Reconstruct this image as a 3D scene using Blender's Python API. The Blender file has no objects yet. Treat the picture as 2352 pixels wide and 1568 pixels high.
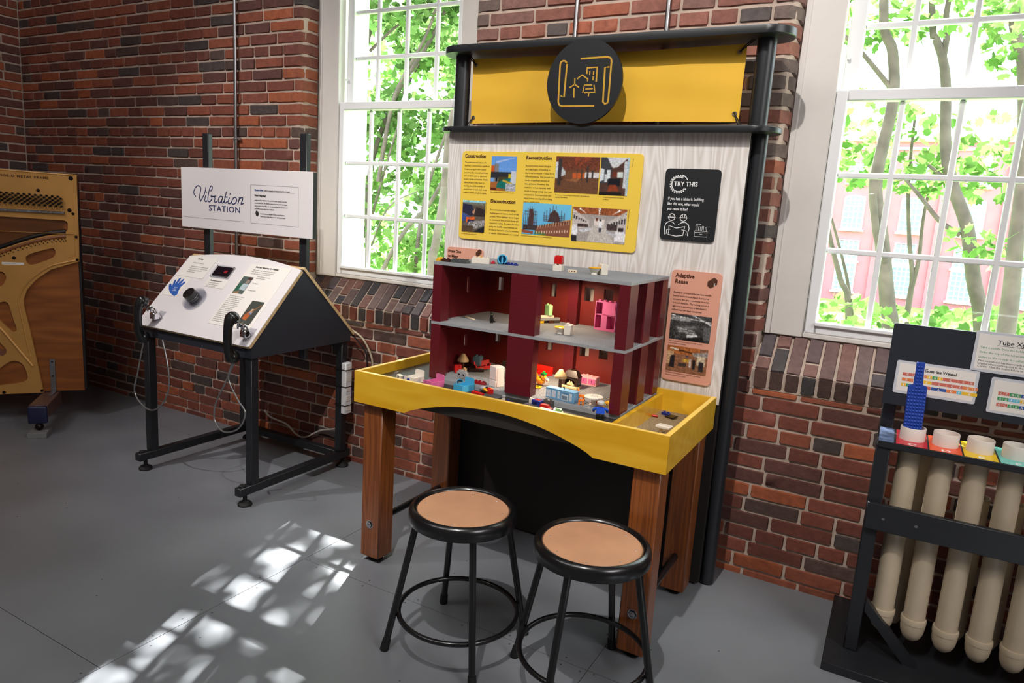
import bpy, bmesh, math, random
from math import sin, cos, pi, radians
from mathutils import Vector, Matrix, Euler
import numpy as np

SC = bpy.context.scene
COL = SC.collection
R_ = random.Random(7)

# ------------------------------------------------------------------ camera
cam = bpy.data.cameras.new('camera')
cam.lens = 36 * 1604.94 / 2352
cam.sensor_width = 36
cam.clip_end = 300
co = bpy.data.objects.new('camera', cam)
COL.objects.link(co)
RT = Vector((0.87120582, 0.4869248, 0.06248719))
UP = Vector((-0.14182539, 0.12778378, 0.98160932))
FW = Vector((-0.46998508, 0.86404603, -0.18038427))
m = Matrix((RT, UP, -FW)).transposed().to_4x4()
m.translation = Vector((0.99736, -2.6732, 1.324))
co.matrix_world = m
SC.camera = co

# ------------------------------------------------------------------ colour / world / sun
SC.view_settings.view_transform = 'Standard'
SC.view_settings.look = 'None'
SC.view_settings.exposure = 0.9
SC.view_settings.gamma = 1.0
SC.view_settings.use_curve_mapping = False

w = bpy.data.worlds.new('sky')
SC.world = w
w.use_nodes = True
bg = w.node_tree.nodes['Background']
bg.inputs[0].default_value = (0.86, 0.94, 1.0, 1)
bg.inputs[1].default_value = 4.3

sun = bpy.data.lights.new('sun', 'SUN')
sun.energy = 26.0
sun.angle = radians(0.53)
sun.color = (1.0, 0.96, 0.92)
so = bpy.data.objects.new('sun', sun)
COL.objects.link(so)
so.rotation_euler = Vector((0.40, -1.0, -1.26)).to_track_quat('-Z', 'Y').to_euler()


def area(name, loc, to, sx, sy, power, color=(1, .86, .70), spread=180, portal=False):
    l = bpy.data.lights.new(name, 'AREA')
    l.shape = 'RECTANGLE'
    l.size = sx
    l.size_y = sy
    l.energy = power
    l.color = color
    l.spread = radians(spread)
    o = bpy.data.objects.new(name, l)
    COL.objects.link(o)
    o.location = loc
    o.rotation_euler = (Vector(to) - Vector(loc)).to_track_quat('-Z', 'Y').to_euler()
    if portal:
        l.cycles.is_portal = True
    return o


# soft fill lights added to brighten the room; no fittings are built
area('soft_fill', (-1.2, -3.0, 3.95), (-1.3, -2.0, 0), 3.4, 1.4, 40, (1, .96, .945))
area('soft_fill', (3.75, -2.3, 3.2), (.6, -.5, .7), 1.6, 1.6, 44, (1, .975, .97))  # added fill from the right, lifts the tray end and right casing
def spot(name, loc, to, power, angle, blend, color, r=.03):
    l = bpy.data.lights.new(name, 'SPOT')
    l.energy = power
    l.spot_size = radians(angle)
    l.spot_blend = blend
    l.color = color
    l.shadow_soft_size = r
    o = bpy.data.objects.new(name, l)
    COL.objects.link(o)
    o.location = loc
    o.rotation_euler = (Vector(to) - Vector(loc)).to_track_quat('-Z', 'Y').to_euler()
    return o
spot('track_spot', (0.42, -2.60, 3.82), (-.10, -.30, 1.40), 172, 54, .6, (1, .955, .90), .025)
spot('track_spot', (-2.6, -2.6, 3.82), (-1.75, -.3, 1.1), 140, 48, .9, (1, .955, .93), .03)
area('window_portal', (-1.23, .22, 1.95), (-1.23, -3, 1.95), 1.0, 2.1, 1, portal=True)
area('window_portal', (1.10, .22, 1.95), (1.10, -3, 1.95), 1.05, 2.1, 1, portal=True)


# ------------------------------------------------------------------ materials
def lin(c):
    return tuple((v / 12.92 if v <= .04045 else ((v + .055) / 1.055) ** 2.4) for v in c)


def rgb(r, g, b):
    return lin((r / 255, g / 255, b / 255))


def mat(name, col, rough=.5, metal=0., bump=0., bscale=60., var=0., vscale=8., coat=0., spec=.5, trans=0., alpha=1., emit=None, es=1., sub=0.):
    mt = bpy.data.materials.new(name)
    mt.use_nodes = True
    nt = mt.node_tree
    p = nt.nodes['Principled BSDF']
    p.inputs['Base Color'].default_value = (*col, 1)
    p.inputs['Roughness'].default_value = rough
    p.inputs['Metallic'].default_value = metal
    p.inputs['Coat Weight'].default_value = coat
    p.inputs['Coat Roughness'].default_value = .12
    p.inputs['Specular IOR Level'].default_value = spec
    p.inputs['Transmission Weight'].default_value = trans
    p.inputs['Alpha'].default_value = alpha
    if emit:
        p.inputs['Emission Color'].default_value = (*emit, 1)
        p.inputs['Emission Strength'].default_value = es
    tc = nt.nodes.new('ShaderNodeTexCoord')
    if var > 0:
        n = nt.nodes.new('ShaderNodeTexNoise')
        n.inputs['Scale'].default_value = vscale
        n.inputs['Detail'].default_value = 5
        nt.links.new(tc.outputs['Object'], n.inputs['Vector'])
        mr = nt.nodes.new('ShaderNodeMapRange')
        mr.inputs[1].default_value = .3
        mr.inputs[2].default_value = .7
        mr.inputs[3].default_value = 1 - var
        mr.inputs[4].default_value = 1 + var
        nt.links.new(n.outputs['Fac'], mr.inputs[0])
        mx = nt.nodes.new('ShaderNodeVectorMath')
        mx.operation = 'SCALE'
        mx.inputs[0].default_value = col
        nt.links.new(mr.outputs[0], mx.inputs['Scale'])
        nt.links.new(mx.outputs[0], p.inputs['Base Color'])
    if bump > 0:
        n = nt.nodes.new('ShaderNodeTexNoise')
        n.inputs['Scale'].default_value = bscale
        n.inputs['Detail'].default_value = 6
        nt.links.new(tc.outputs['Object'], n.inputs['Vector'])
        b = nt.nodes.new('ShaderNodeBump')
        b.inputs['Strength'].default_value = bump
        b.inputs['Distance'].default_value = .002
        nt.links.new(n.outputs['Fac'], b.inputs['Height'])
        nt.links.new(b.outputs[0], p.inputs['Normal'])
    return mt


def ramp(nt, stops):
    r = nt.nodes.new('ShaderNodeValToRGB')
    e = r.color_ramp.elements
    while len(e) < len(stops):
        e.new(.5)
    for i, (p, c) in enumerate(stops):
        e[i].position = p
        e[i].color = (*c, 1)
    return r


def wood(name, c0, c1, axis='Z', scale=22., rough=.45, stretch=.05, rings=9., coat=0., bump=.15):
    """streaky or cathedral grain: noise stretched along one axis and folded into rings"""
    mt = bpy.data.materials.new(name)
    mt.use_nodes = True
    nt = mt.node_tree
    p = nt.nodes['Principled BSDF']
    p.inputs['Roughness'].default_value = rough
    p.inputs['Coat Weight'].default_value = coat
    p.inputs['Coat Roughness'].default_value = .15
    tc = nt.nodes.new('ShaderNodeTexCoord')
    mp = nt.nodes.new('ShaderNodeMapping')
    s = [scale] * 3
    s['XYZ'.index(axis)] = scale * stretch
    mp.inputs['Scale'].default_value = s
    nt.links.new(tc.outputs['Object'], mp.inputs['Vector'])
    n = nt.nodes.new('ShaderNodeTexNoise')
    n.inputs['Scale'].default_value = 1
    n.inputs['Detail'].default_value = 2.5
    nt.links.new(mp.outputs[0], n.inputs['Vector'])
    mu = nt.nodes.new('ShaderNodeMath')
    mu.operation = 'MULTIPLY'
    mu.inputs[1].default_value = rings
    nt.links.new(n.outputs['Fac'], mu.inputs[0])
    fr = nt.nodes.new('ShaderNodeMath')
    fr.operation = 'PINGPONG'
    fr.inputs[1].default_value = .5
    nt.links.new(mu.outputs[0], fr.inputs[0])
    rp = ramp(nt, [(0.0, c0), (.5, c1)])
    m2 = nt.nodes.new('ShaderNodeMath')
    m2.operation = 'MULTIPLY'
    m2.inputs[1].default_value = 1.
    nt.links.new(fr.outputs[0], m2.inputs[0])
    nt.links.new(m2.outputs[0], rp.inputs[0])
    nt.links.new(rp.outputs[0], p.inputs['Base Color'])
    b = nt.nodes.new('ShaderNodeBump')
    b.inputs['Strength'].default_value = bump
    b.inputs['Distance'].default_value = .001
    nt.links.new(fr.outputs[0], b.inputs['Height'])
    nt.links.new(b.outputs[0], p.inputs['Normal'])
    return mt


def attr_mat(name, rough=.8, bump=.0, bscale=90., var=.12, vscale=40., spec=.4, dist=.003):
    """colour comes from the mesh's own 'tone' colour attribute (brick kinds, print inks)"""
    mt = bpy.data.materials.new(name)
    mt.use_nodes = True
    nt = mt.node_tree
    p = nt.nodes['Principled BSDF']
    p.inputs['Roughness'].default_value = rough
    p.inputs['Specular IOR Level'].default_value = spec
    a = nt.nodes.new('ShaderNodeAttribute')
    a.attribute_name = 'tone'
    tc = nt.nodes.new('ShaderNodeTexCoord')
    n = nt.nodes.new('ShaderNodeTexNoise')
    n.inputs['Scale'].default_value = vscale
    n.inputs['Detail'].default_value = 6
    n.inputs['Roughness'].default_value = .65
    nt.links.new(tc.outputs['Object'], n.inputs['Vector'])
    mr = nt.nodes.new('ShaderNodeMapRange')
    mr.inputs[1].default_value = .3
    mr.inputs[2].default_value = .7
    mr.inputs[3].default_value = 1 - var
    mr.inputs[4].default_value = 1 + var
    nt.links.new(n.outputs['Fac'], mr.inputs[0])
    mx = nt.nodes.new('ShaderNodeVectorMath')
    mx.operation = 'SCALE'
    nt.links.new(a.outputs['Color'], mx.inputs[0])
    nt.links.new(mr.outputs[0], mx.inputs['Scale'])
    nt.links.new(mx.outputs[0], p.inputs['Base Color'])
    if bump > 0:
        n2 = nt.nodes.new('ShaderNodeTexNoise')
        n2.inputs['Scale'].default_value = bscale
        n2.inputs['Detail'].default_value = 8
        nt.links.new(tc.outputs['Object'], n2.inputs['Vector'])
        b = nt.nodes.new('ShaderNodeBump')
        b.inputs['Strength'].default_value = bump
        b.inputs['Distance'].default_value = dist
        nt.links.new(n2.outputs['Fac'], b.inputs['Height'])
        nt.links.new(b.outputs[0], p.inputs['Normal'])
    return mt


def glass_mat(name, tint=(1, 1, 1), gloss=.06):
    mt = bpy.data.materials.new(name)
    mt.use_nodes = True
    nt = mt.node_tree
    nt.nodes.clear()
    o = nt.nodes.new('ShaderNodeOutputMaterial')
    t = nt.nodes.new('ShaderNodeBsdfTransparent')
    t.inputs[0].default_value = (*tint, 1)
    g = nt.nodes.new('ShaderNodeBsdfGlossy')
    g.inputs['Roughness'].default_value = .02
    mx = nt.nodes.new('ShaderNodeMixShader')
    mx.inputs[0].default_value = gloss
    nt.links.new(t.outputs[0], mx.inputs[1])
    nt.links.new(g.outputs[0], mx.inputs[2])
    nt.links.new(mx.outputs[0], o.inputs[0])
    return mt


M = {}
M['black_paint'] = mat('black_paint', rgb(30, 32, 36), .38, bump=.05, bscale=200)
M['black_metal'] = mat('black_metal', rgb(18, 19, 21), .28, coat=.3)
M['black_board'] = mat('black_board', rgb(38, 42, 50), .42, bump=.04, bscale=150)
M['dark_board'] = mat('dark_board', rgb(30, 24, 22), .7, bump=.1, bscale=120)
M['steel'] = mat('steel', rgb(165, 165, 168), .32, 1., bump=.05)
M['chrome'] = mat('chrome', rgb(225, 225, 230), .08, 1.)
M['white_paint'] = mat('white_paint', rgb(214, 208, 203), .45, bump=.28, bscale=22, var=.03, vscale=9)
M['white_vinyl'] = mat('white_vinyl', rgb(232, 232, 234), .35)
M['glass'] = glass_mat('window_glass', (.97, .99, .99), .05)
M['clear'] = glass_mat('clear_plastic', (.93, .94, .96), .10)
M['yellow_wood'] = wood('yellow_wood', rgb(214, 160, 22), rgb(226, 178, 44), 'X', 9, .3, .16, 5, coat=.5, bump=.03)
M['ply_edge'] = wood('ply_edge', rgb(245, 225, 160), rgb(230, 195, 110), 'X', 30, .5, .1, 4)
M['fir'] = wood('fir_stain', rgb(106, 54, 20), rgb(142, 78, 31), 'Z', 38, .42, .03, 7, coat=.35, bump=.08)
M['print_wood'] = wood('printed_white_woodgrain', rgb(234, 229, 226), rgb(208, 199, 192), 'Z', 8, .5, .10, 22, bump=.0)
M['mdf'] = mat('hardboard', rgb(196, 146, 112), .55, var=.10, vscale=7, bump=.05, bscale=250)
M['sign_yellow'] = mat('sign_yellow', rgb(240, 204, 76), .42)
M['sign_salmon'] = mat('sign_salmon', rgb(222, 160, 138), .42)
M['sign_black'] = mat('sign_black', rgb(26, 28, 32), .45)
M['ink_brown'] = mat('ink_brown', rgb(78, 40, 20), .6)
M['ink_dark'] = mat('ink_dark', rgb(42, 38, 36), .6)
M['ink_navy'] = mat('ink_navy', rgb(36, 42, 92), .6)
M['ink_white'] = mat('ink_white', rgb(240, 240, 240), .5)
M['ink_grey'] = mat('ink_grey', rgb(120, 118, 118), .6)
M['ink_green'] = mat('ink_green', rgb(96, 158, 110), .6)
M['paper'] = mat('paper', rgb(232, 226, 220), .5)
M['laminate'] = mat('white_laminate', rgb(226, 220, 221), .28)
M['ply'] = wood('plywood_edge', rgb(214, 184, 138), rgb(192, 158, 112), 'X', 40, .6, .03, 3, bump=.02)
M['banner'] = mat('banner_cloth', rgb(228, 178, 50), .75, bump=.06, bscale=300, var=.03, vscale=5)
M['house_red'] = mat('dark_red_brick_plastic', rgb(112, 20, 27), .34)
M['house_grey'] = mat('grey_plastic', rgb(150, 153, 157), .36)
M['dark_grey_pl'] = mat('dark_grey_plastic', rgb(88, 88, 88), .4)
M['pins'] = mat('dark_pin', rgb(28, 22, 18), .4, .6)
M['gold'] = mat('gold_paint', rgb(196, 144, 78), .42, .25, bump=.12, bscale=40, var=.07, vscale=7)
M['soundboard'] = wood('soundboard', rgb(122, 66, 24), rgb(150, 86, 34), 'X', 7, .5, .15, 6)
M['felt_red'] = mat('wound_strings', rgb(116, 70, 50), .6)
M['navy_paint'] = mat('navy_paint', rgb(24, 28, 62), .45)
M['brown_paint'] = mat('brown_wood', rgb(92, 66, 60), .4)
M['grey_wood'] = mat('grey_block', rgb(120, 120, 120), .7)
M['pvc'] = mat('beige_pipe', rgb(186, 170, 146), .3, var=.05, vscale=14)
M['pvc_white'] = mat('white_pipe', rgb(226, 216, 208), .35)
M['foam_blue'] = mat('blue_foam', rgb(20, 62, 160), .6, bump=.1)
M['rubber'] = mat('black_rubber', rgb(14, 14, 15), .7)
M['carpet'] = mat('speckled_carpet', rgb(150, 128, 96), .95, bump=1., bscale=500, var=.45, vscale=260)
PL = {}


def plast(r, g, b, rough=.3):
    k = (r, g, b)
    if k not in PL:
        PL[k] = mat('plastic_%d_%d_%d' % k, rgb(r, g, b), rough)
    return PL[k]


# ------------------------------------------------------------------ mesh helpers
def new():
    return bmesh.new()


def box(bm, x0, x1, y0, y1, z0, z1, bev=0., seg=1, mi=0):
    ret = bmesh.ops.create_cube(bm, size=1)
    vs = ret['verts']
    for v in vs:
        v.co = Vector(((x0 + x1) / 2 + v.co.x * (x1 - x0), (y0 + y1) / 2 + v.co.y * (y1 - y0), (z0 + z1) / 2 + v.co.z * (z1 - z0)))
    fs = set(f for v in vs for f in v.link_faces)
    if mi:
        for f in fs:
            f.material_index = mi
    if bev > 0:
        es = list(set(e for v in vs for e in v.link_edges))
        r = bmesh.ops.bevel(bm, geom=es, offset=bev, segments=seg, affect='EDGES', profile=.5)
        if mi:
            for f in r['faces']:
                f.material_index = mi
    return bm


def cyl(bm, p0, p1, r0, r1=None, seg=16, cap=True, mi=0):
    r1 = r0 if r1 is None else r1
    p0, p1 = Vector(p0), Vector(p1)
    d = p1 - p0
    q = d.to_track_quat('Z', 'Y')
    a = []
    b = []
    for i in range(seg):
        t = 2 * pi * i / seg
        o = q @ Vector((cos(t), sin(t), 0))
        a.append(bm.verts.new(p0 + o * r0))
        b.append(bm.verts.new(p1 + o * r1))
    for i in range(seg):
        f = bm.faces.new((a[i], a[(i + 1) % seg], b[(i + 1) % seg], b[i]))
        f.material_index = mi
    if cap:
        f = bm.faces.new(a[::-1]); f.material_index = mi
        f = bm.faces.new(b); f.material_index = mi
    return bm


def lathe(bm, prof, c=(0, 0, 0), seg=32, mi=0):
    c = Vector(c)
    rings = []
    for r, z in prof:
        if r < 1e-6:
            rings.append([bm.verts.new(c + Vector((0, 0, z)))])
        else:
            rings.append([bm.verts.new(c + Vector((r * cos(2 * pi * i / seg), r * sin(2 * pi * i / seg), z))) for i in range(seg)])
    for A, B in zip(rings, rings[1:]):
        for i in range(seg):
            j = (i + 1) % seg
            if len(A) == 1 and len(B) == 1:
                continue
            if len(A) == 1:
                f = bm.faces.new((A[0], B[j], B[i]))
            elif len(B) == 1:
                f = bm.faces.new((A[i], A[j], B[0]))
            else:
                f = bm.faces.new((A[i], A[j], B[j], B[i]))
            f.material_index = mi
    return bm


def smoothpts(pts, n=6):
    P = [Vector(p) for p in pts]
    out = []
    for i in range(len(P) - 1):
        p0 = P[max(i - 1, 0)]; p1 = P[i]; p2 = P[i + 1]; p3 = P[min(i + 2, len(P) - 1)]
        for k in range(n):
            t = k / n
            out.append(.5 * ((2 * p1) + (p2 - p0) * t + (2 * p0 - 5 * p1 + 4 * p2 - p3) * t * t + (3 * p1 - p0 - 3 * p2 + p3) * t ** 3))
    out.append(P[-1])
    return out


def tube(bm, pts, r, seg=10, closed=False, rs=None, cap=True, mi=0):
    pts = [Vector(p) for p in pts]
    n = len(pts)
    rings = []
    ref = None
    for i, p in enumerate(pts):
        if closed:
            d = (pts[(i + 1) % n] - pts[i - 1]).normalized()
        else:
            d = (pts[min(i + 1, n - 1)] - pts[max(i - 1, 0)]).normalized()
        if ref is None:
            ref = Vector((0, 0, 1)) if abs(d.z) < .9 else Vector((1, 0, 0))
            ref = (ref - d * ref.dot(d)).normalized()
        else:
            ref = (ref - d * ref.dot(d)).normalized()
        s = d.cross(ref)
        rr = rs[i] if rs else r
        rings.append([bm.verts.new(p + (ref * cos(2 * pi * k / seg) + s * sin(2 * pi * k / seg)) * rr) for k in range(seg)])
    m_ = n if closed else n - 1
    for i in range(m_):
        A, B = rings[i], rings[(i + 1) % n]
        for k in range(seg):
            f = bm.faces.new((A[k], A[(k + 1) % seg], B[(k + 1) % seg], B[k]))
            f.material_index = mi
    if cap and not closed:
        f = bm.faces.new(rings[0][::-1]); f.material_index = mi
        f = bm.faces.new(rings[-1]); f.material_index = mi
    return bm


def prism(bm, poly, mp, h, bev=0., mi=0, holes=()):
    """poly: 2D outline; mp(u,v,w)->xyz ; thickness h along w"""
    if not holes:
        a = [bm.verts.new(mp(u, v, 0)) for u, v in poly]
        b = [bm.verts.new(mp(u, v, h)) for u, v in poly]
        n = len(poly)
        fs = [bm.faces.new(a[::-1]), bm.faces.new(b)]
        for i in range(n):
            fs.append(bm.faces.new((a[i], a[(i + 1) % n], b[(i + 1) % n], b[i])))
        for f in fs:
            f.material_index = mi
        if bev:
            es = list(set(e for f in fs[:2] for e in f.edges))
            bmesh.ops.bevel(bm, geom=es, offset=bev, segments=1, affect='EDGES')
        return bm
    # with holes: triangle fill
    t = bmesh.new()
    edges = []
    loops = []
    for lp in [poly] + list(holes):
        vs = [t.verts.new((u, v, 0)) for u, v in lp]
        loops.append(vs)
        for i in range(len(vs)):
            edges.append(t.edges.new((vs[i], vs[(i + 1) % len(vs)])))
    bmesh.ops.triangle_fill(t, edges=edges, use_beauty=True)
    t.verts.index_update()
    A = [bm.verts.new(mp(v.co.x, v.co.y, 0)) for v in t.verts]
    B = [bm.verts.new(mp(v.co.x, v.co.y, h)) for v in t.verts]
    for f in t.faces:
        ids = [v.index for v in f.verts]
        try:
            bm.faces.new([A[i] for i in ids][::-1]); bm.faces.new([B[i] for i in ids])
        except ValueError:
            pass
    for lp in loops:
        n = len(lp)
        for i in range(n):
            p, q = lp[i].index, lp[(i + 1) % n].index
            try:
                bm.faces.new((A[p], A[q], B[q], B[p]))
            except ValueError:
                pass
    t.free()
    return bm


def rrect(x0, x1, y0, y1, r, n=5):
    out = []
    for cx, cy, a0 in ((x1 - r, y1 - r, 0), (x0 + r, y1 - r, 90), (x0 + r, y0 + r, 180), (x1 - r, y0 + r, 270)):
        for k in range(n + 1):
            a = radians(a0 + 90 * k / n)
            out.append((cx + r * cos(a), cy + r * sin(a)))
    return out


def circ(cx, cy, r, n=32):
    return [(cx + r * cos(2 * pi * i / n), cy + r * sin(2 * pi * i / n)) for i in range(n)]


def sphere(bm, c, r, sc=(1, 1, 1), u=16, v=10, mi=0):
    ret = bmesh.ops.create_uvsphere(bm, u_segments=u, v_segments=v, radius=r)
    for vv in ret['verts']:
        vv.co = Vector((c[0] + vv.co.x * sc[0], c[1] + vv.co.y * sc[1], c[2] + vv.co.z * sc[2]))
        if mi:
            for f in vv.link_faces:
                f.material_index = mi
    return bm


def finish(name, bm, mts, parent=None, off=None, ang=38, label=None):
    if off is not None:
        bmesh.ops.translate(bm, vec=-Vector(off), verts=bm.verts)
    bmesh.ops.recalc_face_normals(bm, faces=bm.faces)
    th = radians(ang)
    for e in bm.edges:
        if len(e.link_faces) == 2:
            e.smooth = e.calc_face_angle(0) < th
    for f in bm.faces:
        f.smooth = True
    me = bpy.data.meshes.new(name)
    bm.to_mesh(me)
    bm.free()
    if not isinstance(mts, (list, tuple)):
        mts = [mts]
    for x in mts:
        me.materials.append(x)
    o = bpy.data.objects.new(name, me)
    COL.objects.link(o)
    if parent is not None:
        o.parent = parent
    if label:
        o['label'] = label
    return o


def struct(name, bm, mts, parent=None, **k):
    o = finish(name, bm, mts, parent, **k)
    if parent is None:
        o['kind'] = 'structure'
    return o


class T:
    """one thing: an Empty at its base, parts authored either in world or in local coordinates"""
    def __init__(s, name, label, cat, loc, rz=0., group=None, world=False, kind=None, rot=None):
        s.o = bpy.data.objects.new(name, None)
        s.o.empty_display_size = .05
        COL.objects.link(s.o)
        s.loc = Vector(loc)
        s.o.location = s.loc
        s.o.rotation_euler = rot if rot else (0, 0, rz)
        if kind:
            s.o['kind'] = kind
        else:
            s.o['label'] = label
            s.o['category'] = cat
        if group:
            s.o['group'] = group
        s.w = world

    def p(s, name, bm, mts, parent=None, label=None, ang=38):
        return finish(name, bm, mts, parent or s.o, off=s.loc if s.w else None, label=label, ang=ang)


def copy_tree(o, parent=None):
    c = o.copy()
    COL.objects.link(c)
    if parent is not None:
        c.parent = parent
    for ch in list(o.children):
        copy_tree(ch, c)
    return c


def single(name, bm, mts, label, cat, loc, rz=0., group=None, rot=None, kind=None):
    o = finish(name, bm, mts)
    o.location = loc
    o.rotation_euler = rot if rot else (0, 0, rz)
    o['label'] = label
    o['category'] = cat
    if group:
        o['group'] = group
    if kind:
        o['kind'] = kind
    return o


# text: queued, converted to meshes in one go
TQ = []


def text(parent, s, size, mtx, mt, name='lettering', bold=0., sx=1., shear=0., align='LEFT', ls=1.0, ext=0.0006, spacing=1.0, label=None):
    TQ.append((parent, s, size, mtx, mt, name, bold, sx, shear, align, ls, ext, spacing, label))


def flush_text():
    tmp = []
    for q in TQ:
        cu = bpy.data.curves.new('t', 'FONT')
        cu.body = q[1]
        cu.size = q[2]
        cu.offset = q[6] * q[2]
        cu.shear = q[8]
        cu.align_x = q[9]
        cu.space_line = q[10]
        cu.space_character = q[12]
        cu.extrude = q[11]
        cu.resolution_u = 3 if q[2] > .012 else 1
        o = bpy.data.objects.new('t', cu)
        COL.objects.link(o)
        tmp.append(o)
    bpy.context.view_layer.update()
    dg = bpy.context.evaluated_depsgraph_get()
    for q, o in zip(TQ, tmp):
        me = bpy.data.meshes.new_from_object(o.evaluated_get(dg))
        me.transform(q[3] @ Matrix.Diagonal((q[7], 1, 1, 1)))
        me.materials.clear()
        me.materials.append(q[4])
        me.name = q[5]
        ob = bpy.data.objects.new(q[5], me)
        COL.objects.link(ob)
        ob.parent = q[0]
        if q[13]:
            ob['label'] = q[13]
    for o in tmp:
        cu = o.data
        bpy.data.objects.remove(o)
        bpy.data.curves.remove(cu)


def wallM(x, y, z):
    """text plane facing -Y at local position"""
    return Matrix.Translation((x, y, z)) @ Matrix.Rotation(pi / 2, 4, 'X')


def inpoly(x, y, P):
    c = False
    n = len(P)
    j = n - 1
    for i in range(n):
        if (P[i][1] > y) != (P[j][1] > y) and x < (P[j][0] - P[i][0]) * (y - P[i][1]) / (P[j][1] - P[i][1]) + P[i][0]:
            c = not c
        j = i
    return c


PRINT = attr_mat('photo_print_ink', .35, 0, var=.0)


def photo(T_, parent, mp, w, h, shapes, base, nx=44, noise=.12, name='photo_print', grad=None, seed=1, label=None):
    """a printed photograph: flat grid, each cell inked; shapes: (rgb, polygon in 0..1, noise)"""
    ny = max(6, int(nx * h / w))
    rr = random.Random(seed)
    verts = []
    faces = []
    cols = []
    for j in range(ny + 1):
        for i in range(nx + 1):
            verts.append(mp(i / nx * w, j / ny * h))
    G = np.zeros((ny, nx, 3))
    for j in range(ny):
        for i in range(nx):
            u, v = (i + .5) / nx, (j + .5) / ny
            c = base
            if grad:
                t = v
                c = tuple(base[k] * t + grad[k] * (1 - t) for k in range(3))
            nz = noise
            for s in shapes:
                if inpoly(u, v, s[1]):
                    c = s[0]
                    if len(s) > 2:
                        nz = s[2]
            G[j, i] = np.array(c) * (1 + 1.3 * rr.uniform(-nz, nz))
    Gp = np.pad(G, ((1, 1), (1, 1), (0, 0)), 'edge')
    G = (Gp[1:-1, 1:-1] * 3 + Gp[:-2, 1:-1] + Gp[2:, 1:-1] + Gp[1:-1, :-2] + Gp[1:-1, 2:]) / 7
    for j in range(ny):
        for i in range(nx):
            cc = rgb(*np.clip(G[j, i], 0, 255))
            faces.append((j * (nx + 1) + i, j * (nx + 1) + i + 1, (j + 1) * (nx + 1) + i + 1, (j + 1) * (nx + 1) + i))
            cols += [(*cc, 1)] * 4
    me = bpy.data.meshes.new(name)
    me.from_pydata([tuple(Vector(q) - (T_.loc if T_.w else Vector())) for q in verts], [], faces)
    ca = me.color_attributes.new('tone', 'FLOAT_COLOR', 'CORNER')
    ca.data.foreach_set('color', np.array(cols, dtype=np.float32).ravel())
    me.materials.append(PRINT)
    o = bpy.data.objects.new(name, me)
    COL.objects.link(o)
    o.parent = parent
    if label:
        o['label'] = label
    return o


def R4(x0, y0, x1, y1):
    return [(x0, y0), (x1, y0), (x1, y1), (x0, y1)]


# ================================================================== BRICKWORK
BRICK = attr_mat('old_brick', .72, .8, 62, .24, 34, .42)
MORT = mat('mortar', rgb(188, 168, 154), .95, bump=.9, bscale=90, var=.14, vscale=18)
PAL = [(rgb(138, 76, 56), 3.6), (rgb(124, 68, 54), 4.2), (rgb(110, 62, 52), 3.5), (rgb(156, 84, 54), 1.5), (rgb(98, 62, 56), 2.3), (rgb(74, 64, 62), 1.5), (rgb(88, 68, 62), 1.5)]
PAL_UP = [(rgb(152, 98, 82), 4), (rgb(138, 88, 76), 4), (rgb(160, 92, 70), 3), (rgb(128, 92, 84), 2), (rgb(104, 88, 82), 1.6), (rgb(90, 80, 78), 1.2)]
UP_ = [False]
PW = [p[1] for p in PAL]


def brick_tone(r):
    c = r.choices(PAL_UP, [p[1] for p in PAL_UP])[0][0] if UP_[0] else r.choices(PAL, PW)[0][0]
    f = r.uniform(.86, 1.14)
    return tuple(v * f for v in c)


class Bricks:
    def __init__(s, seed):
        s.v = []; s.f = []; s.c = []; s.r = random.Random(seed)

    def add(s, P, s0, s1, z0, z1, tone=None, proud=.0045, bend=False):
        """P(s, d) -> (x, y): s runs along the wall, d outwards"""
        r = s.r
        tone = tone or brick_tone(r)
        L = s1 - s0
        n = max(2, int(L / .045)) if bend else (3 if L > .12 else 2)
        j = lambda a: r.uniform(-a, a)
        tilt = j(.0022)
        pr = proud + j(.002)
        base = len(s.v)
        ch = .0045
        e_ = .006 / L
        ts = [0, e_] + [k / n for k in range(1, n)] + [1 - e_, 1]
        n = len(ts) - 1
        for i in range(n + 1):
            t = ts[i]
            ss = s0 + L * t
            end = i in (0, n)
            si = ss + (ch if i == 0 else -ch if i == n else 0)
            zo0 = z0 + j(.0013) + (.002 if end else 0)
            zo1 = z1 + j(.0013) - (.002 if end else 0)
            d = pr + tilt * (t - .5)
            for (a, zz, dd) in ((ss, zo0, -.008), (si, zo0 + ch + (.002 if end else 0), d + j(.0006)), (si, zo1 - ch - (.002 if end else 0), d + j(.0006)), (ss, zo1, -.008)):
                x, y = P(a, dd)
                s.v.append((x, y, zz))
        for i in range(n):
            a = base + i * 4
            for k in range(3):
                s.f.append((a + k, a + k + 4, a + k + 5, a + k + 1)); s.c.append(tone)
        s.f.append((base, base + 1, base + 2, base + 3)); s.c.append(tone)
        a = base + n * 4
        s.f.append((a + 3, a + 2, a + 1, a)); s.c.append(tone)

    def poly(s, vs, fs, tone):
        b = len(s.v)
        s.v += vs
        for f in fs:
            s.f.append(tuple(b + i for i in f)); s.c.append(tone)

    def build(s, name):
        me = bpy.data.meshes.new(name)
        me.from_pydata(s.v, [], s.f)
        ca = me.color_attributes.new('tone', 'FLOAT_COLOR', 'CORNER')
        arr = []
        for f, c in zip(s.f, s.c):
            arr += [(*c, 1)] * len(f)
        ca.data.foreach_set('color', np.array(arr, dtype=np.float32).ravel())
        me.materials.append(BRICK)
        bm = bmesh.new()
        bm.from_mesh(me)
        bmesh.ops.recalc_face_normals(bm, faces=bm.faces)
        for f in bm.faces:
            f.smooth = True
        for e in bm.edges:
            if len(e.link_faces) == 2:
                e.smooth = e.calc_face_angle(0) < radians(50)
        bm.to_mesh(me)
        bm.free()
        return me


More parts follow.
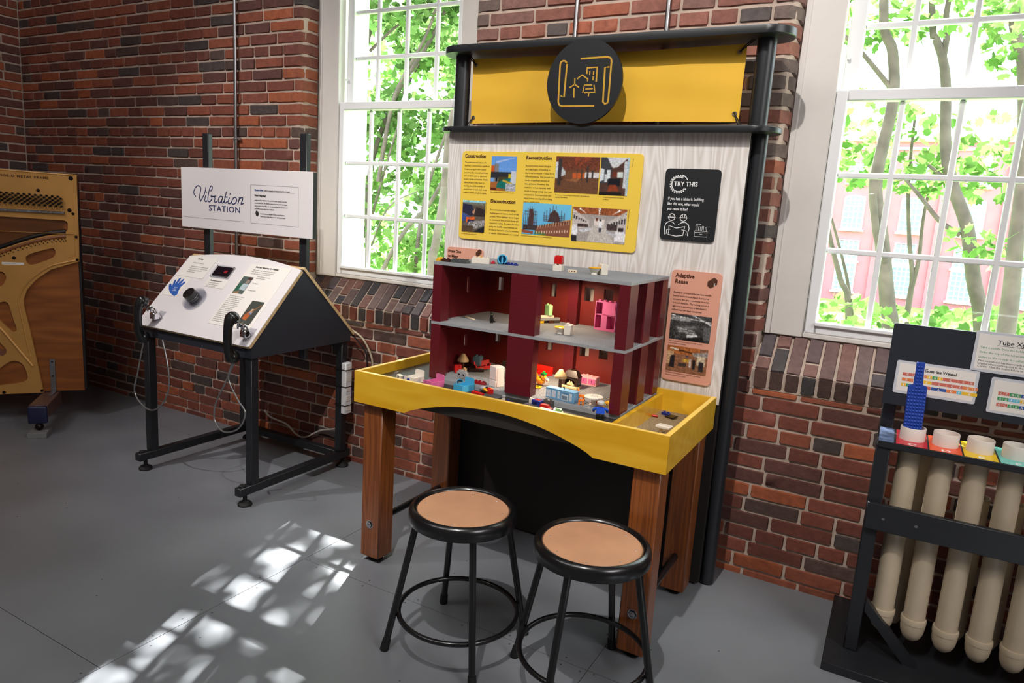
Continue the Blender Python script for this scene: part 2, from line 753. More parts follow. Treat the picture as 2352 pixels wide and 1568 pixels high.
CP = .0572          # course pitch
Z0 = .715 - 13 * CP
JT = .0062
W1 = (-1.732, -.745)
W2 = (.572, 1.62)
TOPW = 2.96
CEIL = 4.0
LX = -4.31
RX = 4.2


def straight(s, d):
    return (s, -d)


def pier_path(a, b, ra, rb, r=.045):
    """path along Y=0 from a to b; if ra/rb the path bends round the corner into the reveal"""
    arc = r * pi / 2

    def P(s, d):
        if ra and s < a + r:
            q = a + r - s
            if q < arc:
                t = q / r
                return (a + r - (r + d) * sin(t), r - (r + d) * cos(t))
            return (a - d, r + (q - arc))
        if rb and s > b - r:
            q = s - (b - r)
            if q < arc:
                t = q / r
                return (b - r + (r + d) * sin(t), r - (r + d) * cos(t))
            return (b + d, r + (q - arc))
        return (s, -d)
    s0 = a + r - arc - (.10 - r) if ra else a
    s1 = b - r + arc + (.10 - r) if rb else b
    return P, s0, s1


def course(B, P, s0, s1, z, k, ra=False, rb=False, h=CP):
    r = B.r
    header = (k % 7 == 3)
    x = s0
    first = True
    while x < s1 - .02:
        if header:
            L = .108 + r.uniform(-.012, .012)
        else:
            L = r.choice((.205, .21, .2, .2, .195, .12)) + r.uniform(-.012, .012)
        if first and k % 2:
            L = L * .55 if not ra else .165
        if first and ra and not k % 2:
            L = .215
        first = False
        if s1 - (x + L) < (.14 if rb else .07):
            L = s1 - x
        bend = (ra and x < s0 + .25) or (rb and x + L > s1 - .25)
        B.add(P, x + JT * .4, x + L - JT * .6, z + JT / 2, z + h - JT / 2 + r.uniform(-.001, .001), bend=bend)
        x += L


B = Bricks(11)
# below the sills: full length
ncl = 12
for k in range(13):
    z = Z0 + k * CP
    # slight waviness comes from the jitter
    course(B, straight, LX, RX, z, k)
# thin split course under each sill, sills, and the piers beside them
k0 = 13
piers = [(LX, W1[0], False, True), (W1[1], W2[0], True, True), (W2[1], RX, True, False)]
for (a, b, ra, rb) in piers:
    P, s0, s1 = pier_path(a, b, ra, rb)
    k = 0
    z = .715
    while z < TOPW:
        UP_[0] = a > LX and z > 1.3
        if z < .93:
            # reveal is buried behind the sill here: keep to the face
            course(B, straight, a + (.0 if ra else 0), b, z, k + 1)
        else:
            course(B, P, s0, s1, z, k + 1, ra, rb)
        z += CP
        k += 1
    while z < CEIL:
        z += CP
UP_[0] = False
zt = .715 + math.ceil((TOPW - .715) / CP) * CP
k = 0
while zt < CEIL:
    course(B, straight, LX, RX, zt, k)
    zt += CP
    k += 1
TON_S = [rgb(84, 74, 78), rgb(110, 84, 80), rgb(66, 64, 70), rgb(124, 90, 84), rgb(98, 80, 80), rgb(72, 66, 68), rgb(116, 96, 94)]
TON_H = [rgb(104, 56, 46), rgb(72, 52, 46), rgb(58, 54, 54), rgb(120, 62, 48), rgb(86, 58, 50)]
for (a, b) in (W1, W2):
    x = a
    while x < b - .03:
        L = R_.choice((.18, .21, .16)) + R_.uniform(-.01, .01)
        L = min(L, b - x)
        B.add(straight, x + .004, x + L - .005, .717, .739, proud=.004)
        x += L
    x = a + .004
    n = int((b - a) / .0545)
    pw = (b - a) / n
    for i in range(n):
        x0 = a + i * pw + .004
        x1 = x0 + pw - .0055
        j = lambda q: R_.uniform(-q, q)
        # sloping top in one or two bricks, nosing brick face below
        tone = R_.choice(TON_S)
        th = R_.choice(TON_H)
        zf, yf = .8166 + j(.003), -.006 + j(.003)
        zb, yb = .936, .112
        cut = R_.choice((.35, .5, .65, None, None))
        seg = [(0, cut - .012), (cut + .012, 1)] if cut else [(0, 1)]
        for (t0, t1) in seg:
            tn = R_.choice(TON_S) if t0 > 0 else tone
            ya, za = yf + (yb - yf) * t0, zf + (zb - zf) * t0
            yc, zc = yf + (yb - yf) * t1, zf + (zb - zf) * t1
            up = Vector((0, -(zc - za), (yc - ya))).normalized() * .006
            vs = [(x0, ya, za), (x1, ya, za), (x1, yc, zc), (x0, yc, zc)]
            c = .004
            nvec = Vector((0, -(zb - zf), (yb - yf))).normalized()
            dv = Vector((0, yb - yf, zb - zf)).normalized()
            base = [Vector(v) - nvec * .012 for v in vs]
            o = j(.002)
            top = [Vector((x0 + c, ya, za)) + dv * c + nvec * o, Vector((x1 - c, ya, za)) + dv * c + nvec * (o + j(.002)), Vector((x1 - c, yc, zc)) - dv * c + nvec * o, Vector((x0 + c, yc, zc)) - dv * c + nvec * (o + j(.002))]
            allv = [tuple(v) for v in base + top]
            B.poly(allv, [(4, 5, 6, 7), (0, 1, 5, 4), (1, 2, 6, 5), (2, 3, 7, 6), (3, 0, 4, 7)], tn)
        B.add(straight, x0, x1, .744, zf - .003, tone=th, proud=.007)
me = B.build('wall_back')
wb = bpy.data.objects.new('wall_back', me)
COL.objects.link(wb)
wb['kind'] = 'structure'
# mortar bed and wall body of the back wall
bm = new()
MY = .003
RV = .10
box(bm, LX - .3, RX, MY, .42, -.05, .715)
RC = .045
for (pa, pb, ea, eb) in ((LX - .3, W1[0], 0, 1), (W1[1], W2[0], 1, 1), (W2[1], RX, 1, 0)):
    xa, xb = pa + (RC if ea else 0), pb - (RC if eb else 0)
    box(bm, xa, xb, MY, RC, .715, CEIL)
    box(bm, pa + (.003 if ea else 0), pb - (.003 if eb else 0), RC, .42, .715, CEIL)
    for cx in ([xa] if ea else []) + ([xb] if eb else []):
        cyl(bm, (cx, RC, .715), (cx, RC, CEIL), RC - .003, seg=32)
for a, b in (W1, W2):
    box(bm, a - .01, b + .01, MY, .42, TOPW, CEIL)
    box(bm, a - .01, b + .01, MY, .42, .715, .74)
    # sloping bed below the sill bricks
    v = [bm.verts.new(c) for c in ((a - .01, .0, .74), (b + .01, .0, .74), (b + .01, .0, .812), (a - .01, .0, .812), (a - .01, .125, .937), (b + .01, .125, .937), (a - .01, .40, .937), (b + .01, .40, .937), (a - .01, .40, .74), (b + .01, .40, .74))]
    for f in ((0, 1, 2, 3), (3, 2, 5, 4), (4, 5, 7, 6), (6, 7, 9, 8), (8, 9, 1, 0)):
        bm.faces.new([v[i] for i in f])
struct('mortar_bed', bm, MORT, wb)
# left wall
B = Bricks(23)


def leftP(s, d):
    return (LX + d, -s)


z = Z0
k = 0
while z < CEIL:
    x = 0
    course(B, leftP, 0.004, 4.6, z, k + 2)
    z += CP
    k += 1
me = B.build('wall_left')
wl = bpy.data.objects.new('wall_left', me)
COL.objects.link(wl)
wl['kind'] = 'structure'
bm = new()
box(bm, LX - .3, LX - .003, -5.2, .0, -.05, CEIL)
struct('mortar_bed', bm, MORT, wl)

# other walls and ceiling, behind and above the camera
PLASTER = mat('plaster', rgb(150, 140, 132), .8, bump=.2, bscale=20)
bm = new(); box(bm, LX - .3, RX + .1, -5.2, -5.1, -.05, CEIL); struct('wall_front', bm, PLASTER)
bm = new(); box(bm, RX, RX + .1, -5.2, .42, -.05, CEIL); struct('wall_right', bm, PLASTER)
bm = new(); box(bm, LX - .3, RX + .1, -5.2, .42, CEIL, CEIL + .1); struct('ceiling', bm, PLASTER)

# floor: painted plywood sheets with seams and screw heads
mt = mat('painted_floor', rgb(128, 130, 134), .42)
nt = mt.node_tree
p = nt.nodes['Principled BSDF']
tc = nt.nodes.new('ShaderNodeTexCoord')
n1 = nt.nodes.new('ShaderNodeTexNoise'); n1.inputs['Scale'].default_value = 2.2; n1.inputs['Detail'].default_value = 8
nt.links.new(tc.outputs['Object'], n1.inputs['Vector'])
rp = ramp(nt, [(.3, rgb(114, 117, 123)), (.7, rgb(130, 133, 139))])
nt.links.new(n1.outputs['Fac'], rp.inputs[0])
nt.links.new(rp.outputs[0], p.inputs['Base Color'])
mr = nt.nodes.new('ShaderNodeMapRange')
mr.inputs[1].default_value = .3; mr.inputs[2].default_value = .7; mr.inputs[3].default_value = .34; mr.inputs[4].default_value = .46
nt.links.new(n1.outputs['Fac'], mr.inputs[0]); nt.links.new(mr.outputs[0], p.inputs['Roughness'])
n2 = nt.nodes.new('ShaderNodeTexNoise'); n2.inputs['Scale'].default_value = 60; n2.inputs['Detail'].default_value = 8
nt.links.new(tc.outputs['Object'], n2.inputs['Vector'])
b = nt.nodes.new('ShaderNodeBump'); b.inputs['Strength'].default_value = .12; b.inputs['Distance'].default_value = .002
nt.links.new(n2.outputs['Fac'], b.inputs['Height']); nt.links.new(b.outputs[0], p.inputs['Normal'])
bm = new()
xs = [LX, -3.24, -.80, .353, 2.79, RX]
for i in range(5):
    a, c = xs[i], xs[i + 1]
    ys = [-5.2, -3.33 + .3 * (i % 2), -2.11 - .3 * (i % 2), -.889, .05] if i != 1 else [-5.2, -4.1, -2.88, -1.66, -.25, .05]
    for j in range(len(ys) - 1):
        g = .0011
        box(bm, a + g, c - g, ys[j] + g, ys[j + 1] - g, -.05, 0)
fl = struct('floor', bm, mt)
SEAM = mat('seam_dark', rgb(72, 72, 74), .8)
bm = new()
for sx in (-3.24, -.80, .353, 2.79):
    for i in range(22):
        y = -.1 - i * .2
        for dx in (-.02, .02):
            x = sx + dx + R_.uniform(-.006, .006); yy = y + R_.uniform(-.03, .03)
            bmesh.ops.create_circle(bm, cap_ends=True, segments=8, radius=.0035, matrix=Matrix.Translation((x, yy, .0006)))
for i in range(30):
    x = -.7 + i * .2
    for dy in (-.02, .02):
        bmesh.ops.create_circle(bm, cap_ends=True, segments=8, radius=.0035, matrix=Matrix.Translation((x + R_.uniform(-.03, .03), -.889 + dy, .0006)))
for i in range(60):
    bmesh.ops.create_circle(bm, cap_ends=True, segments=8, radius=.003, matrix=Matrix.Translation((R_.uniform(-3, 1.5), R_.uniform(-2.2, -.2), .0006)))
finish('screw_heads', bm, SEAM, fl)
bm = new()
box(bm, LX, RX, -5.2, .05, -.07, -.052)
finish('subfloor', bm, SEAM, fl)


# ================================================================== WINDOWS
def window(n, X0, X1, xs, zs_low, zs_up, sx0, sx1, gl, gr):
    t = T('window_%d' % n, None, None, (X0, .1, .937), world=True, kind='structure')
    Y = .1
    mw = M['white_paint']
    # outer casing boards
    bm = new()
    box(bm, X0, sx0, Y, Y + .05, .937, TOPW, .003)
    box(bm, X0 + .006, X0 + .028, Y - .006, Y + .01, .937, TOPW, .003)
    box(bm, sx1, X1, Y, Y + .05, .937, TOPW, .003)
    box(bm, sx0, sx1, Y + .004, Y + .05, .937, .955, .003)
    box(bm, sx0, sx1, Y, Y + .05, TOPW - .05, TOPW, .003)
    # jamb depth behind
    box(bm, X0, X0 + .05, Y + .05, .42, .937, TOPW)
    box(bm, X1 - .05, X1, Y + .05, .42, .937, TOPW)
    box(bm, X0, X1, Y + .05, .46, .90, .937)
    t.p('window_frame', bm, mw)
    mv = M['white_vinyl']
    # lower sash
    bm = new()
    y0, y1 = Y + .006, Y + .045
    zb, zt_ = .955, 1.818
    box(bm, sx0 + .002, gl, y0, y1, zb, zt_, .004)
    box(bm, gr, sx1 - .002, y0, y1, zb, zt_, .004)
    box(bm, gl, gr, y0, y1, zb, .995, .004)
    box(bm, gl, gr, y0 - .004, y1, 1.780, zt_, .004)
    box(bm, gl - .004, gr + .004, y0 - .012, y0 + .004, .985, 1.0, .003)
    lo = t.p('lower_sash', bm, mv)
    bm = new()
    for x in xs:
        box(bm, x - .010, x + .010, Y + .022, Y + .04, .995, 1.78, .004)
    for z in zs_low:
        box(bm, gl, gr, Y + .0225, Y + .0395, z - .010, z + .010, .004)
    t.p('muntins', bm, mv, lo)
    bm = new()
    box(bm, gl - .003, gr + .003, Y + .029, Y + .032, .99, 1.785)
    t.p('glass_pane', bm, M['glass'], lo)
    # upper sash
    bm = new()
    y0, y1 = Y + .047, Y + .085
    g0, g1 = gl + .02, gr - .02
    box(bm, sx0 + .01, g0, y0, y1, 1.79, TOPW - .05, .004)
    box(bm, g1, sx1 - .01, y0, y1, 1.79, TOPW - .05, .004)
    box(bm, g0, g1, y0, y1, 1.79, 1.826, .004)
    box(bm, g0, g1, y0, y1, TOPW - .11, TOPW - .05, .004)
    up = t.p('upper_sash', bm, mv)
    bm = new()
    for x in xs:
        box(bm, x - .010, x + .010, Y + .062, Y + .08, 1.826, TOPW - .11, .004)
    for z in zs_up:
        box(bm, g0, g1, Y + .0625, Y + .0795, z - .010, z + .010, .004)
    t.p('muntins', bm, mv, up)
    bm = new()
    box(bm, g0 - .003, g1 + .003, Y + .069, Y + .072, 1.82, TOPW - .10)
    t.p('glass_pane', bm, M['glass'], up)
    bm = new()
    for xx in (sx0 + .022, sx1 - .022):
        cyl(bm, (xx, Y + .045, 1.93), (xx, Y + .03, 1.93), .006, seg=8)
    t.p('sash_stop', bm, mv)
    return t


window(1, W1[0], W1[1], (-1.40, -1.225, -1.048), (1.257, 1.524), (2.037, 2.253, 2.47, 2.69), -1.595, -.87, -1.560, -.90)
window(2, W2[0], W2[1], (.923, 1.098, 1.27), (1.262, 1.530), (2.037, 2.25, 2.47, 2.69), .713, 1.478, .753, 1.44)


# ================================================================== CONDUITS
def conduit(x, z0, lab, clamps, y=-.02):
    t = T('conduit', lab, 'pipe', (x, y, z0), world=True, group=None)
    bm = new(); cyl(bm, (x, y, z0), (x, y, CEIL), .0092, seg=16)
    t.p('pipe', bm, M['steel'])
    for z in clamps:
        bm = new()
        tube(bm, [(x + .0115 * cos(a), y + .0115 * sin(a), z) for a in [pi * k / 8 for k in range(17)]], .004, 6)
        box(bm, x + .009, x + .032, y - .006, y + .016, z - .006, z + .006, .002)
        t.p('clamp', bm, M['steel'])
        bm = new(); cyl(bm, (x, y, z - .02), (x, y, z + .004), .0115, seg=16); t.p('coupling', bm, M['steel'])
    return t


conduit(-2.206, .95, 'thin steel conduit running up the brick behind the white sign board', (1.62, 2.9))
conduit(-.252, 1.60, 'left of two steel conduits above the yellow banner', (1.66, 2.7))
conduit(.118, 1.60, 'right of two steel conduits above the yellow banner', (1.66, 2.7))

# ================================================================== DISPLAY STAND (panel, shelves, banner)
ds = T('display_stand', 'tall stand with white woodgrain panel under a yellow banner and black round emblem', 'display stand', (-.08, -.17, 0), world=True)
PX0, PX1, PYF, PTOP = -.702, .502, -.20, 1.636
bm = new(); box(bm, PX0, PX1, PYF, PYF + .004, .70, PTOP)
panel = ds.p('back_panel', bm, M['print_wood'])
bm = new(); box(bm, PX0 - .002, PX1 + .002, PYF + .004, PYF + .026, .012, PTOP, .002)
ds.p('backing_board', bm, M['dark_board'])
bm = new(); box(bm, PX0, PX1, PYF, PYF + .004, .012, .70)
ds.p('lower_panel', bm, M['dark_board'])
for x in (-.673, .512):
    bm = new(); cyl(bm, (x, -.165, 1.652), (x, -.165, 1.935), .031, seg=28)
    ds.p('upper_post', bm, M['black_paint'])
for x in (-.690, .520):
    bm = new(); cyl(bm, (x + .004, -.150, .006), (x + .004, -.150, 1.634), .026, seg=28)
    ds.p('lower_post', bm, M['black_paint'])


def stadium(x0, x1, y0, y1, n=14):
    r = (y1 - y0) / 2
    cy = (y0 + y1) / 2
    out = []
    for k in range(n + 1):
        a = -pi / 2 + pi * k / n
        out.append((x1 - r + r * cos(a), cy + r * sin(a)))
    for k in range(n + 1):
        a = pi / 2 + pi * k / n
        out.append((x0 + r + r * cos(a), cy + r * sin(a)))
    return out


for (x0, x1, z, h, nm) in ((-.742, .592, 1.634, .018, 'middle_shelf'), (-.745, .600, 1.935, .026, 'top_shelf')):
    bm = new(); prism(bm, stadium(x0, x1, -.25, -.085), lambda u, v, w_, z=z: (u, v, z + w_), h, .002)
    ds.p(nm, bm, M['black_paint'])
# banner with grommets and cords
bn = new()
nx, nz = 60, 12
bx0, bx1, bz0, bz1 = -.626, .449, 1.677, 1.920
g = [[bn.verts.new((bx0 + (bx1 - bx0) * i / nx, -.165 + .003 * sin(i * .35) * (j / nz - .2) + .0015 * sin(j * .9 + i * .1), bz0 + (bz1 - bz0) * j / nz + .004 * (2 * i / nx - 1) ** 2 * (1 if j == nz else -1 if j == 0 else 0))) for i in range(nx + 1)] for j in range(nz + 1)]
for j in range(nz):
    for i in range(nx):
        bn.faces.new((g[j][i], g[j][i + 1], g[j + 1][i + 1], g[j + 1][i]))
banner = ds.p('banner', bn, M['banner'])
BANNERCORD = M['rubber']
for (gx, gz, tx, tz) in ((-.610, 1.900, -.640, 1.936), (-.612, 1.697, -.640, 1.652), (.428, 1.898, .470, 1.936), (.433, 1.700, .462, 1.652)):
    bm = new()
    tube(bm, [(gx + .006 * cos(a), -.167, gz + .006 * sin(a)) for a in [2 * pi * k / 16 for k in range(16)]], .0022, 6, closed=True)
    ds.p('grommet', bm, M['steel'], banner)
    bm = new()
    for d in (-.004, .004):
        tube(bm, smoothpts([(gx, -.169, gz), ((gx + tx) / 2 + d, -.172, (gz + tz) / 2), (tx + d, -.168, tz)], 4), .0018, 6)
    ds.p('tie_cord', bm, BANNERCORD, banner)
# emblem disc
EX, EZ = -.0895, 1.803
bm = new(); prism(bm, circ(EX, EZ, .1465, 72), lambda u, v, w_: (u, -.262 + w_, v), .010, .001)
disc = ds.p('emblem_disc', bm, M['black_paint'])
EM = [[(-.0706, .0653), (-.0786, .073), (-.0873, .0744), (-.0956, .0706), (-.0981, .0622), (-.0952, -.068), (-.0906, -.0789), (-.079, -.0838), (.0469, -.0843)],
      [(-.0706, .0653), (-.0731, -.0513), (-.0857, -.0478)],
      [(-.0163, .0786), (.0854, .08), (.0973, .0754), (.1009, .0661), (.1007, -.0676), (.0979, -.0754), (.0885, -.0782), (.0809, -.0713), (.0783, .0446), (.0932, .046)],
      [(.0104, .0275), (.0096, .0463), (.0486, .0468), (.0488, -.0008)], [(.0217, .0334), (.0217, .023)], [(.0363, .0328), (.0363, .0225)], [(.036, .0152), (.036, .0048)],
      [(-.0248, .011), (-.0073, .023), (.0162, .0075), (.0151, .0013)], [(-.0351, .0103), (-.0344, -.0087), (-.0525, -.0188)], [(-.0344, -.0087), (-.0174, -.0187)], [(-.0357, -.0224), (-.034, -.0532)],
      [(.0334, -.0128), (.0043, -.012), (-.0002, -.0371)], [(.0417, -.0141), (.0474, -.0372), (.0072, -.0393)], [(.0239, -.0397), (.023, -.0502)], [(.0108, -.0258), (.0369, -.0254)]]


def stroke(bm, pts, wd, mp, h=.0008):
    """flat ribbon of width wd along 2D pts, lying on plane mp"""
    P = [Vector((p[0], p[1])) for p in pts]
    L = []
    Rr = []
    for i, p in enumerate(P):
        a = P[max(i - 1, 0)]; b_ = P[min(i + 1, len(P) - 1)]
        d = (b_ - a)
        if d.length < 1e-9:
            d = Vector((1, 0))
        d.normalize()
        nrm = Vector((-d.y, d.x)) * wd / 2
        if i == 0: p = p - d * wd * .3
        if i == len(P) - 1: p = p + d * wd * .3
        L.append(p + nrm); Rr.append(p - nrm)
    A = [bm.verts.new(mp(q.x, q.y, h)) for q in L]
    C = [bm.verts.new(mp(q.x, q.y, h)) for q in Rr]
    A0 = [bm.verts.new(mp(q.x, q.y, 0)) for q in L]
    C0 = [bm.verts.new(mp(q.x, q.y, 0)) for q in Rr]
    for i in range(len(P) - 1):
        bm.faces.new((A[i], A[i + 1], C[i + 1], C[i]))
        bm.faces.new((A0[i], A0[i + 1], A[i + 1], A[i]))
        bm.faces.new((C0[i], C0[i + 1], C[i + 1], C[i]))
    bm.faces.new((A[0], C[0], C0[0], A0[0]))
    bm.faces.new((A[-1], C[-1], C0[-1], A0[-1]))


bm = new()
for i, pts in enumerate(EM):
    stroke(bm, [(EX + a, EZ + b_) for a, b_ in pts], .0062 if i < 4 else .0048 if i < 14 else .0042, lambda u, v, w_: (u, -.262 - w_, v))
ds.p('emblem_symbol', bm, mat('emblem_gold', rgb(196, 150, 44), .7), disc, label='scroll, houses, wind turbine and solar panel lines showing yellow')


def sign(nm, x0, x1, z0, z1, mt_, r=.012, th=.006, label=None):
    bm = new(); prism(bm, rrect(x0, x1, z0, z1, r), lambda u, v, w_: (u, PYF - .001 - th + w_, v), th, .001)
    return ds.p(nm, bm, mt_, panel, label=label)


SY = PYF - .0075


def dtext(par, s, size, x, z, mt_, **k):
    text(par, s, size, wallM(x - ds.loc.x, SY - .0002 - ds.loc.y, z), mt_, **k)


# sub-parts of a part's child would be too deep: the signs are parts, their print their sub-parts
def signp(nm, x0, x1, z0, z1, mt_, r=.012, th=.006, label=None):
    bm = new(); prism(bm, rrect(x0, x1, z0, z1, r), lambda u, v, w_: (u, PYF - .001 - th + w_, v), th, .001)
    return ds.p(nm, bm, mt_, None, label=label)


ys = signp('yellow_sign', -.629, .142, 1.208, 1.560, M['sign_yellow'], .014, label='yellow sign about construction, reconstruction and deconstruction')
bsign = signp('try_this_sign', .228, .422, 1.266, 1.5125, M['sign_black'], .014, label='black sign with white lettering')
asign = signp('adaptive_reuse_sign', .287, .4655, .763, 1.163, M['sign_salmon'], .014, label='salmon pink sign on the right edge of the panel')
fsign = signp('from_one_to_many_sign', -.683, -.505, .80, 1.169, M['sign_salmon'], .014, label='salmon pink sign half hidden behind the toy house')


def bx(px, py):
    """place within the yellow sign by its own width and height fractions"""
    return (-.629 + .771 * px, 1.560 - .352 * py)


def ytext(s, fx, fy, size, mt_=M['ink_brown'], **k):
    x, z = bx(fx, fy)
    dtext(ys, s, size, x, z, mt_, **k)


ytext('Construction', .018, .072, .0200, bold=.02, sx=.92)
ytext('Reconstruction', .385, .078, .0205, bold=.02, sx=.88)
ytext('Deconstruction', .190, .567, .0200, bold=.02, sx=.90)
BT = dict(bold=.0, sx=.86, ls=1.36, ext=.0001, name='body_text')
ytext("The environmental impact of a\nbuilding's construction is significant.\nIt takes energy to turn natural\nresources like minerals and trees\ninto products such as windows,\nbeams, bricks and lumber.  It also\ntakes energy to ship them to\nbuilding sites. If the building is\nconstructed on open land, it also\nreduces habitat and green space.", .018, .135, .0098, **BT)
ytext("Reconstruction means fixing up\nand adapting an old building so\nthat it can be reused — often for a\ndifferent purpose. This process can\ninvolve a significant amount of\ntime and work. However, the\nreduction of new materials used\nresults in energy savings over new\nconstruction. Reconstruction also\nhelps protect open land from being\nlost to construction.", .385, .155, .0101, **BT)
ytext("Deconstruction is carefully taking a\nbuilding apart to reuse as much of it as\npossible. When buildings can no longer\nbe maintained, they are torn down and\nturned into rubble. To reduce the waste\ngoing into landfills, some materials can\nbe used as fuel or be added to concrete\nor asphalt. Other materials can recycled.", .190, .655, .0098, **BT)
CT = dict(bold=.0, sx=.86, ls=1.3, ext=.0001, name='caption')
ytext("New materials delivered to a construction site.", .186, .455, .0066, **CT)
ytext("The Factory on Willow during reconstruction. This building was\noriginally a shoe factory.", .560, .452, .0064, **CT)
ytext("Completed apartment in the Factory\non Willow.", .815, .452, .0064, **CT)
ytext("Materials are separated into piles for recycling\nat a demolition site in Manchester.", .018, .925, .0064, **CT)
ytext("Roofing being replaced on the Pandora Mill building. The building was\nfirst used for weaving textiles and later for knitting sweaters.", .385, .893, .0064, **CT)
ytext("A laboratory classroom at UNH Manchester in the renovated Pandora Mill\nbuilding.", .672, .905, .0064, **CT)


def yphoto(fx0, fy0, fx1, fy1, shapes, base, **k):
    x0, z1 = bx(fx0, fy0)
    x1, z0 = bx(fx1, fy1)
    photo(ds, ys, lambda u, v: (x0 + u, SY - .0004, z0 + v), x1 - x0, z1 - z0, shapes, base, **k)


yphoto(.183, .052, .333, .430, [
    ((170, 190, 230), [(.2, .80), (.9, .95), (.95, .98), (.2, .86)]), ((196, 88, 38), R4(0, .46, .15, .74)), ((128, 128, 126), R4(.13, .25, .30, .78)), ((108, 104, 102), R4(.13, .5, .14, .78)),
    ((44, 46, 52), R4(0, .38, .8, .54)), ((70, 64, 40), R4(.3, .25, .75, .4)), ((168, 100, 50), R4(0, 0, .62, .25)), ((20, 110, 100), [(.25, .08), (.62, .05), (.75, .25), (.8, .38), (.45, .32), (.25, .2)]),
    ((208, 190, 40), R4(.7, .38, .85, .5)), ((200, 206, 214), R4(.8, .22, 1, .58)), ((196, 160, 60), [(.45, .28), (.85, .18), (.85, .24), (.5, .33)]), ((170, 172, 180), R4(.6, 0, 1, .22), .35), ((90, 34, 20), R4(.02, .02, .25, .08)), ((20, 18, 20), R4(.2, .27, .27, .38))],
    (96, 150, 226), nx=56, grad=(120, 170, 230), noise=.05, seed=2, label='print of blocks and lumber on a building site under blue sky')
yphoto(.554, .040, .786, .420, [
    ((110, 60, 44), R4(0, .62, 1, 1), .25), ((140, 66, 46), [(.4, 1), (.55, 1), (.48, .75), (.45, .75)]), ((140, 66, 46), [(.65, 1), (.85, 1), (.55, .75), (.52, .75)]), ((206, 210, 214), R4(0, .4, .05, .85)), ((190, 196, 200), [(.14, .45), (.24, .5), (.24, .6), (.14, .72)]),
    ((196, 92, 44), R4(.4, .42, .68, .56)), ((214, 214, 216), R4(.68, .44, 1, .58)), ((60, 54, 52), R4(.72, .3, .76, .76)), ((60, 54, 52), R4(.84, .42, .88, .64)), ((60, 54, 52), R4(.60, .38, .62, .66)), ((60, 54, 52), R4(.50, .42, .515, .64)), ((58, 54, 54), R4(.06, .2, .14, .95)),
    ((150, 100, 66), [(.2, .36), (.6, .42), (.5, .3)]), ((70, 50, 38), [(.1, .2), (.2, .42), (.1, .42)])],
    (108, 72, 52), nx=72, noise=.12, seed=3, label='print of a wide empty mill floor with columns')
yphoto(.792, .040, .936, .425, [
    ((206, 208, 210), [(.2, 1), (.95, 1), (.6, .75), (.42, .72)]), ((64, 66, 72), [(0, 1), (.2, 1), (.4, .7), (.4, .35), (0, .3)]), ((216, 224, 230), [(.0, .72), (.15, .68), (.15, .4), (0, .36)]), ((216, 224, 226), R4(.25, .42, .36, .68)), ((210, 222, 216), R4(.6, .48, .8, .62)), ((200, 204, 210), R4(.82, .2, .95, .9)), ((176, 196, 200), R4(.93, 0, 1, 1)),
    ((112, 52, 38), R4(.45, .5, .6, .62)), ((26, 28, 36), R4(.3, .25, .72, .45)), ((200, 206, 212), R4(.16, .35, .27, .55)), ((140, 62, 36), [(.3, .1), (.7, .12), (.6, .28), (.35, .28)]), ((30, 26, 26), R4(0, 0, .8, .08))],
    (82, 56, 48), nx=50, noise=.14, seed=4, label='print of a finished loft room')
yphoto(.018, .556, .160, .915, [
    ((112, 112, 100), R4(0, .86, 1, .93)), ((150, 206, 220), R4(0, .93, 1, 1)), ((42, 44, 66), [(0, .9), (.4, .86), (.55, .6), (.4, .5), (0, .62)]), ((60, 84, 150), [(0, .6), (.35, .5), (.35, .38), (0, .32)]), ((190, 140, 106), [(.4, .62), (.66, .8), (.85, .62), (.6, .55)], .3), ((52, 44, 42), [(.6, .8), (1, .72), (1, .5), (.5, .5)], .4),
    ((222, 96, 40), [(.16, .46), (.55, .48), (.6, .4), (.24, .38), (.26, .28), (.18, .3)]), ((40, 50, 90), [(.25, .38), (.55, .38), (.5, .22), (.25, .22)], .4), ((150, 146, 144), [(.3, .32), (1, .4), (1, .22), (.6, .1), (.2, .12)], .45), ((88, 70, 54), R4(0, 0, .5, .2)), ((34, 36, 44), [(.5, 0), (1, 0), (1, .2)])],
    (96, 86, 76), nx=54, noise=.2, seed=5, label='print of an excavator sorting rubble')
scf = []
for (cx, ww, zt_, zb) in ((.17, .28, .92, .2), (.66, .42, .98, .45)):
    for k in range(8):
        x = cx - ww / 2 + ww * k / 7
        scf.append(((74, 62, 66), R4(x - .005, zb, x + .005, zt_ - .25 * abs(k - 3.5) / 3.5)))
    for k in range(7):
        z = zb + (zt_ - zb - .2) * k / 6
        scf.append(((74, 62, 66), R4(cx - ww / 2, z, cx + ww / 2, z + .012)))
wins = []
for k in range(13):
    x = .31 + k * .052
    wins.append(((90, 46, 36), R4(x, .22 + k * .016, x + .022, .31 + k * .016)))
    wins.append(((226, 186, 150), R4(x + .02, .20 + k * .016, x + .032, .31 + k * .016)))
    wins.append(((226, 196, 170), R4(x, .04 + k * .008, x + .024, .12 + k * .008)))
yphoto(.385, .545, .656, .892, [((134, 84, 66), [(.28, .22), (1, .55), (1, 0), (.5, 0), (.28, .1)]), ((196, 150, 110), [(.28, .25), (1, .56), (1, .52), (.28, .22)]), ((84, 54, 52), [(.12, .3), (.24, .3), (.22, .8), (.14, .8)]), ((76, 50, 50), [(.53, .42), (.8, .44), (.74, .72), (.66, .82), (.58, .7)]), ((150, 80, 56), [(0, .05), (.24, .02), (.24, .1), (0, .15)]), ((60, 50, 50), R4(.02, .15, .3, .3), .3), ((80, 110, 60), [(.26, .02), (.52, 0), (.5, .08), (.3, .12)])] + wins + scf,
    (116, 196, 232), nx=96, grad=(96, 176, 226), noise=.03, seed=6, label='print of a mill roof under scaffolding')
